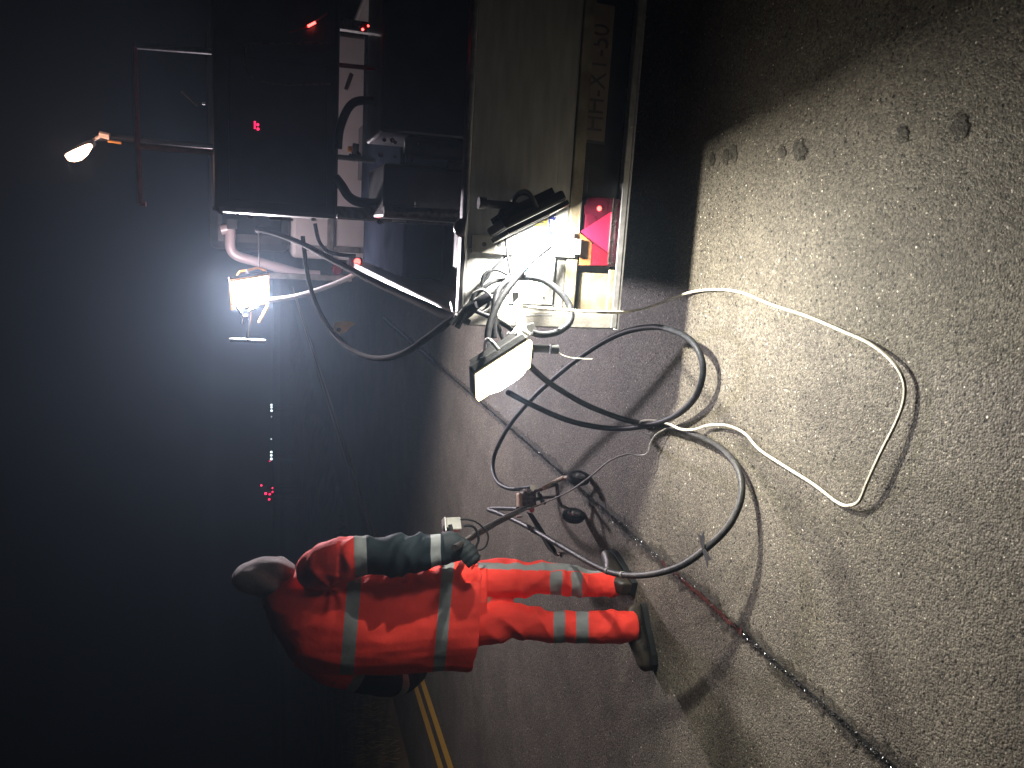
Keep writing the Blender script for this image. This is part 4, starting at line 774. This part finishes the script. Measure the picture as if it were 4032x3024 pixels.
def finish(o, fn, folds):
    """store the band coordinate, then push folds along normals"""
    me = o.data; att = me.attributes.new('band', 'FLOAT', 'POINT'); vals = []
    me.update(); nr = [v.normal.copy() for v in me.vertices]; mw = o.matrix_world
    W = [mw @ v.co for v in me.vertices]
    vals = [fn(p) for p in W]; att.data.foreach_set('value', vals)
    for i, v in enumerate(me.vertices): v.co += nr[i] * folds(W[i])
    for p in me.polygons: p.use_smooth = True
    me.update()
def pxof(p):
    q = p - CAM; z = q.dot(fw); return 2016 - q.dot(up) / z * FPX, 1512 - q.x / z * FPX
# jacket
tor = resample(edge_rings([((1876, 2198), (1838, 2646), 3.15, .150), ((1790, 2205), (1752, 2640), 3.16, .150), ((1640, 2215), (1600, 2650), 3.18, .146), ((1480, 2232), (1430, 2655), 3.20, .146), ((1340, 2236), (1290, 2645), 3.22, .150), ((1235, 2225), (1180, 2625), 3.25, .142), ((1160, 2248), (1105, 2540), 3.27, .125), ((1105, 2285), (1055, 2450), 3.29, .095), ((1062, 2318), (1022, 2380), 3.31, .06)]), 3)
mb = MB(); mb.rings(tor)
armR = [(1215, 2270, 3.20, .075), (1290, 2228, 3.14, .098), (1390, 2198, 3.08, .088), (1480, 2192, 3.05, .082), (1570, 2188, 3.02, .086), (1650, 2178, 3.00, .078), (1720, 2166, 2.99, .066), (1775, 2160, 2.98, .058)]
armL = [(1190, 2555, 3.27, .078), (1290, 2615, 3.26, .085), (1390, 2645, 3.27, .078), (1480, 2672, 3.29, .072), (1560, 2680, 3.34, .070), (1620, 2650, 3.42, .062), (1660, 2590, 3.52, .052)]
ptR, rR = limb(armR); ptL, rL = limb(armL)
mb.tube(ptR, rR, 24); mb.tube(ptL, rL, 24)
jk = mb.obj('jacket', None, person, world=True, smooth=False); jk.data.materials.clear()
remesh(jk, .0065, 3)
# axis data for colours
hemc = D(1857, 2420, 3.15); topc = D(1060, 2360, 3.30)
def seg_t(p, pts):
    best = (9, 0)
    for i in range(len(pts) - 1):
        a, b = pts[i], pts[i + 1]; d_ = b - a; t = max(0, min(1, (p - a).dot(d_) / d_.length_squared)); ds = (p - a - d_ * t).length
        if ds < best[0]: best = (ds, (i + t) / (len(pts) - 1))
    return best
# torso bands are straight hoops across the slanted back: coordinate from the slanted edge lines
def torso_u(p):
    x, y = pxof(p); hem = 1876 + (y - 2198) / 448 * (-38) ; return (hem - x) / 1000.0     # 0 at hem, grows to shoulders
def arm_px(pts, t): return t
def jband(p):
    x, y = pxof(p); dR, tR = seg_t(p, ptR[::3]); dL, tL = seg_t(p, ptL[::3])
    iR = int(tR * (len(rR) - 1)); iL = int(tL * (len(rL) - 1))
    uT = torso_u(p)
    inR = dR < rR[min(iR, len(rR) - 1)] * 1.13 + .004 and tR > .12 and (y < 2275 or p.y < 3.08) 
    inL = dL < rL[min(iL, len(rL) - 1)] * 1.13 + .004 and tL > .22 and y > 2590
    if inR:
        return .5 + .24 * max(0, min(1, (x + (2190 - y) * .03 - 1200) / 600))
    if inL:
        return .75 + .24 * tL
    return max(0, min(.49, uT * .5))
def s2(x): return .5 + .24 * (x - 1200) / 600
jst = [(0, OR), (.5 * .080, GY), (.5 * .128, OR), (.5 * .445, GY), (.5 * .497, OR), (s2(1392), GY), (s2(1440), NV), (s2(1690), GY), (s2(1737), NV), (.75, OR), (.75 + .24 * .30, GY), (.75 + .24 * .37, NV), (.75 + .24 * .62, GY), (.75 + .24 * .68, NV)]
def jfold(p):
    x, y = pxof(p); v = noise.noise(p * 6) * .007 - .009 * abs(noise.noise(Vector((p.x * 9, p.y * 9, p.z * 3.2)))) + noise.noise(Vector((p.x * 22, p.y * 22, p.z * 9))) * .0025
    # radiating folds from the shoulder / armpit
    c = D(1290, 2290, 3.2); q = p - c; a = math.atan2(q.z, q.x); d_ = q.length
    v += .006 * math.sin(a * 7 + 7 * noise.noise(p * 5)) * math.exp(-((d_ - .07) / .10) ** 2)
    if y < 2290 and x > 1330: v += .011 * (.35 - abs(noise.noise(Vector((p.x * 6, p.y * 6, p.z * 17 + p.x * 5)))) * 2) + .004 * math.sin((x + .8 * y) / 26 + 8 * noise.noise(p * 5))
    return v
bpy.context.view_layer.update(); finish(jk, jband, jfold); jk.data.materials.clear(); jk.data.materials.append(cloth_mat('hi_vis_jacket_fabric', jst)); jk['label'] = 'red-orange jacket with grey bands and navy forearms'
# trousers
legR = [(1815, 2300, 3.18, .095), (1900, 2288, 3.19, .092), (1980, 2282, 3.18, .090), (2060, 2278, 3.17, .082), (2140, 2280, 3.17, .074), (2220, 2284, 3.19, .072), (2320, 2294, 3.20, .066), (2425, 2302, 3.215, .062)]
legL = [(1815, 2462, 3.15, .098), (1900, 2455, 3.13, .092), (1980, 2444, 3.12, .086), (2060, 2446, 3.10, .073), (2140, 2460, 3.08, .070), (2220, 2464, 3.07, .070), (2320, 2470, 3.05, .070), (2430, 2466, 3.03, .073), (2496, 2464, 3.02, .070)]
pR, qR = limb(legR); pL, qL = limb(legL)
mb = MB(); mb.tube(pR, qR, 24); mb.tube(pL, qL, 24)
mb.rings(edge_rings([((1905, 2215), (1885, 2540), 3.16, .10), ((1820, 2215), (1800, 2560), 3.17, .11), ((1740, 2240), (1720, 2560), 3.18, .11)]))
tr = mb.obj('trousers', None, person, world=True); remesh(tr, .006, 2)
def tband(p):
    x, y = pxof(p); dR, tR = seg_t(p, pR[::3]); dL, tL = seg_t(p, pL[::3])
    if dR < dL:
        if p.x > pR[int(tR * (len(pR) - 1))].x + .025 and 2212 + .02 * (x - 1870) < y < 2238 + .03 * (x - 1870) : return .985
        return max(0, min(.45, (x - 1800) / 1600))
    return .5 + max(0, min(.45, (x - 1800) / 1600))
def s3(x): return (x - 1800) / 1600
tst = [(0, OR), (s3(2168), GY), (s3(2210), OR), (s3(2250), GY), (s3(2292), OR), (.5 + s3(2176), GY), (.5 + s3(2222), OR), (.5 + s3(2268), GY), (.5 + s3(2316), OR), (.97, GY)]
def tfold(p):
    x, y = pxof(p); v = noise.noise(p * 9) * .008 + .003 * noise.noise(p * 26) - .006 * abs(noise.noise(Vector((p.x * 14, p.y * 14, p.z * 8))))
    for (cx, cy, sl_) in ((2110, 2340, .6), (2020, 2500, -.9), (2360, 2340, .7), (2150, 2430, -.7), (2400, 2420, .5), (2200, 2300, .4), (2330, 2250, -.6), (2080, 2240, .5)):
        d_ = math.hypot(x - cx, y - cy); v += .010 * (1 - 2 * abs(math.sin((x * 1 + sl_ * y) / 36.0 + cx + 2.2 * noise.noise(p * 6)))) * math.exp(-(d_ / 70) ** 2)
    return v
bpy.context.view_layer.update(); finish(tr, tband, tfold); tr.data.materials.clear(); tr.data.materials.append(cloth_mat('hi_vis_trouser_fabric', tst)); tr['label'] = 'bright orange trousers with grey bands below the knees'
# hood
mb = MB(); mb.rings(resample(edge_rings([((912, 2272), (916, 2296), 3.37, .03), ((930, 2240), (928, 2312), 3.37, .075), ((965, 2216), (960, 2328), 3.37, .105), ((1020, 2198), (1010, 2345), 3.36, .118), ((1080, 2188), (1062, 2362), 3.35, .115), ((1118, 2188), (1105, 2372), 3.34, .105), ((1165, 2225), (1150, 2380), 3.32, .085)], 28), 3))
hd_ = mb.obj('hood', None, person, world=True); remesh(hd_, .007, 4); bpy.context.view_layer.update()
def hfold(p):
    x, y = pxof(p); return .006 * noise.noise(p * 9) - .006 * abs(noise.noise(Vector((p.x * 9, p.y * 22, p.z * 9)))) + .009 * math.sin((y * 1.0 - .55 * (x - 1000)) / 15 + 2 * noise.noise(p * 6)) * math.exp(-((x - 1100) / 75) ** 2)
finish(hd_, lambda p: 0, hfold); hd_.data.materials.clear(); hd_.data.materials.append(HOODF)
# gloves: palm, four curled fingers and a thumb, closed on the grip
def glove(wrist, palm, grip_a, grip_b, bend, name='glove'):
    ax = (grip_b - grip_a).normalized(); mb = MB(); mid = (grip_a + grip_b) / 2
    back = (mid - wrist); back = (back - ax * back.dot(ax)).normalized(); side = ax.cross(back)
    mb.tube(spline([wrist, wrist * .55 + palm * .45, palm, palm * .4 + mid * .6], 4), [.040] * 4 + [.041] * 4 + [.042] * 4 + [.026], 18)
    L_ = (.9, 1.0, .95, .78)
    for k in range(4):
        b0 = grip_a + ax * (.006 + .022 * k); r_ = (.0135, .014, .0135, .0115)[k]; s = L_[k]
        pts = [b0 - back * .040 + side * bend * .012, b0 - back * .010 + side * bend * .027, b0 + back * .018 * s + side * bend * .020, b0 + back * .026 * s - side * bend * .002, b0 + back * .010 * s - side * bend * .022, b0 - back * .008 * s - side * bend * .020]
        mb.tube(spline(pts, 4), [r_ * (1 - .012 * i) for i in range(21)], 10)
    t0 = palm - side * bend * .012 - ax * .02; mb.tube(spline([t0, t0 + back * .022 - side * bend * .02, grip_a + ax * .0 + back * .004 - side * bend * .024, grip_a + ax * .028 + back * .016 - side * bend * .018], 4), [.016 - .0003 * i for i in range(13)], 10)
    o = mb.obj(name, None, person, world=True); remesh(o, .004, 3)
    for p in o.data.polygons: p.use_smooth = True
    o.data.materials.clear(); o.data.materials.append(GLOVE); return o
ga = D(1822, 2150, 2.975); gb = D(1868, 2204, 2.95)
glove(D(1765, 2160, 2.98), D(1800, 2150, 2.985), ga, gb, 1)
glove(D(1655, 2590, 3.51), D(1668, 2545, 3.56), D(1690, 2520, 3.60), D(1690, 2440, 3.62), -1)
mb = MB(); mb.rings(resample(edge_rings([((1738, 2098), (1742, 2215), 2.985, .055), ((1778, 2092), (1782, 2212), 2.985, .055), ((1806, 2102), (1812, 2205), 2.985, .048)], 24), 3)); cf = mb.obj('glove_cuff', GLOVE, person, world=True, smooth=True)
# boots
def boot(heel, toe, ank, name='boot'):
    d_ = (toe - heel); L_ = d_.length; d_ = d_.normalized(); sd = Vector((d_.y, -d_.x, 0)); Z = Vector((0, 0, 1))
    prof = [(0, .032, .055), (.06, .036, .075), (.25, .036, .10), (.42, .040, .092), (.60, .047, .070), (.78, .048, .056), (.92, .038, .046), (1.0, .018, .030)]
    rg_ = []
    for (t, w_, h_) in prof:
        c = heel + d_ * L_ * t + Z * (.022 + h_ / 2); rg_.append(ring(c, sd * w_, Z * h_ / 2, 24, 2.6))
    mb = MB(); mb.rings(resample(rg_, 3)); a0 = heel + d_ * L_ * .22 + Z * .05; mb.tube([a0, a0 * .5 + ank * .5 + Z * .02, ank], [.045, .046, .052], 20)
    o = mb.obj(name, None, person, world=True); remesh(o, .006, 3)
    for p in o.data.polygons: p.use_smooth = True
    o.data.materials.clear(); o.data.materials.append(BOOT)
    out = [heel + d_ * L_ * t + sd * s * w_ * 1.06 for s, rng in ((1, prof), (-1, prof[::-1])) for (t, w_, h_) in rng]
    mb = MB(); mb.prism([v + Z * .003 for v in out], Z * .026); mb.obj('sole', SOLE, o, world=True)
    mb = MB()
    for k in range(5):
        q = heel + d_ * L_ * (.42 - .05 * k * .7) + Z * (.105 + .016 * k); mb.tube([q - sd * .026, q + d_ * .008 + Z * .004, q + sd * .026], .003, 6)
    islands(mb, 'lace', LACE, o, True, True)
boot(G(2508, 2318), G(2408, 2178), D(2415, 2302, 3.205) )
boot(G(2535, 2378), G(2580, 2640), D(2470, 2462, 3.02))

# ------------------------------------------------------------------ haze volume added to veil the dark and glow round the lamps
hz = bpy.data.materials.new('added_haze'); hz.use_nodes = True; n = hz.node_tree; n.nodes.remove(n.nodes['Principled BSDF'])
pv = n.nodes.new('ShaderNodeVolumePrincipled'); pv.inputs['Density'].default_value = HAZE_D; pv.inputs['Color'].default_value = (.58, .78, 1, 1); pv.inputs['Anisotropy'].default_value = .72
n.links.new(pv.outputs[0], n.nodes['Material Output'].inputs['Volume'])
mb = MB(); mb.box((-30, -6, -1), (30, 64, 6)); hb2 = mb.obj('added_haze', hz); meta(hb2, kind='stuff')
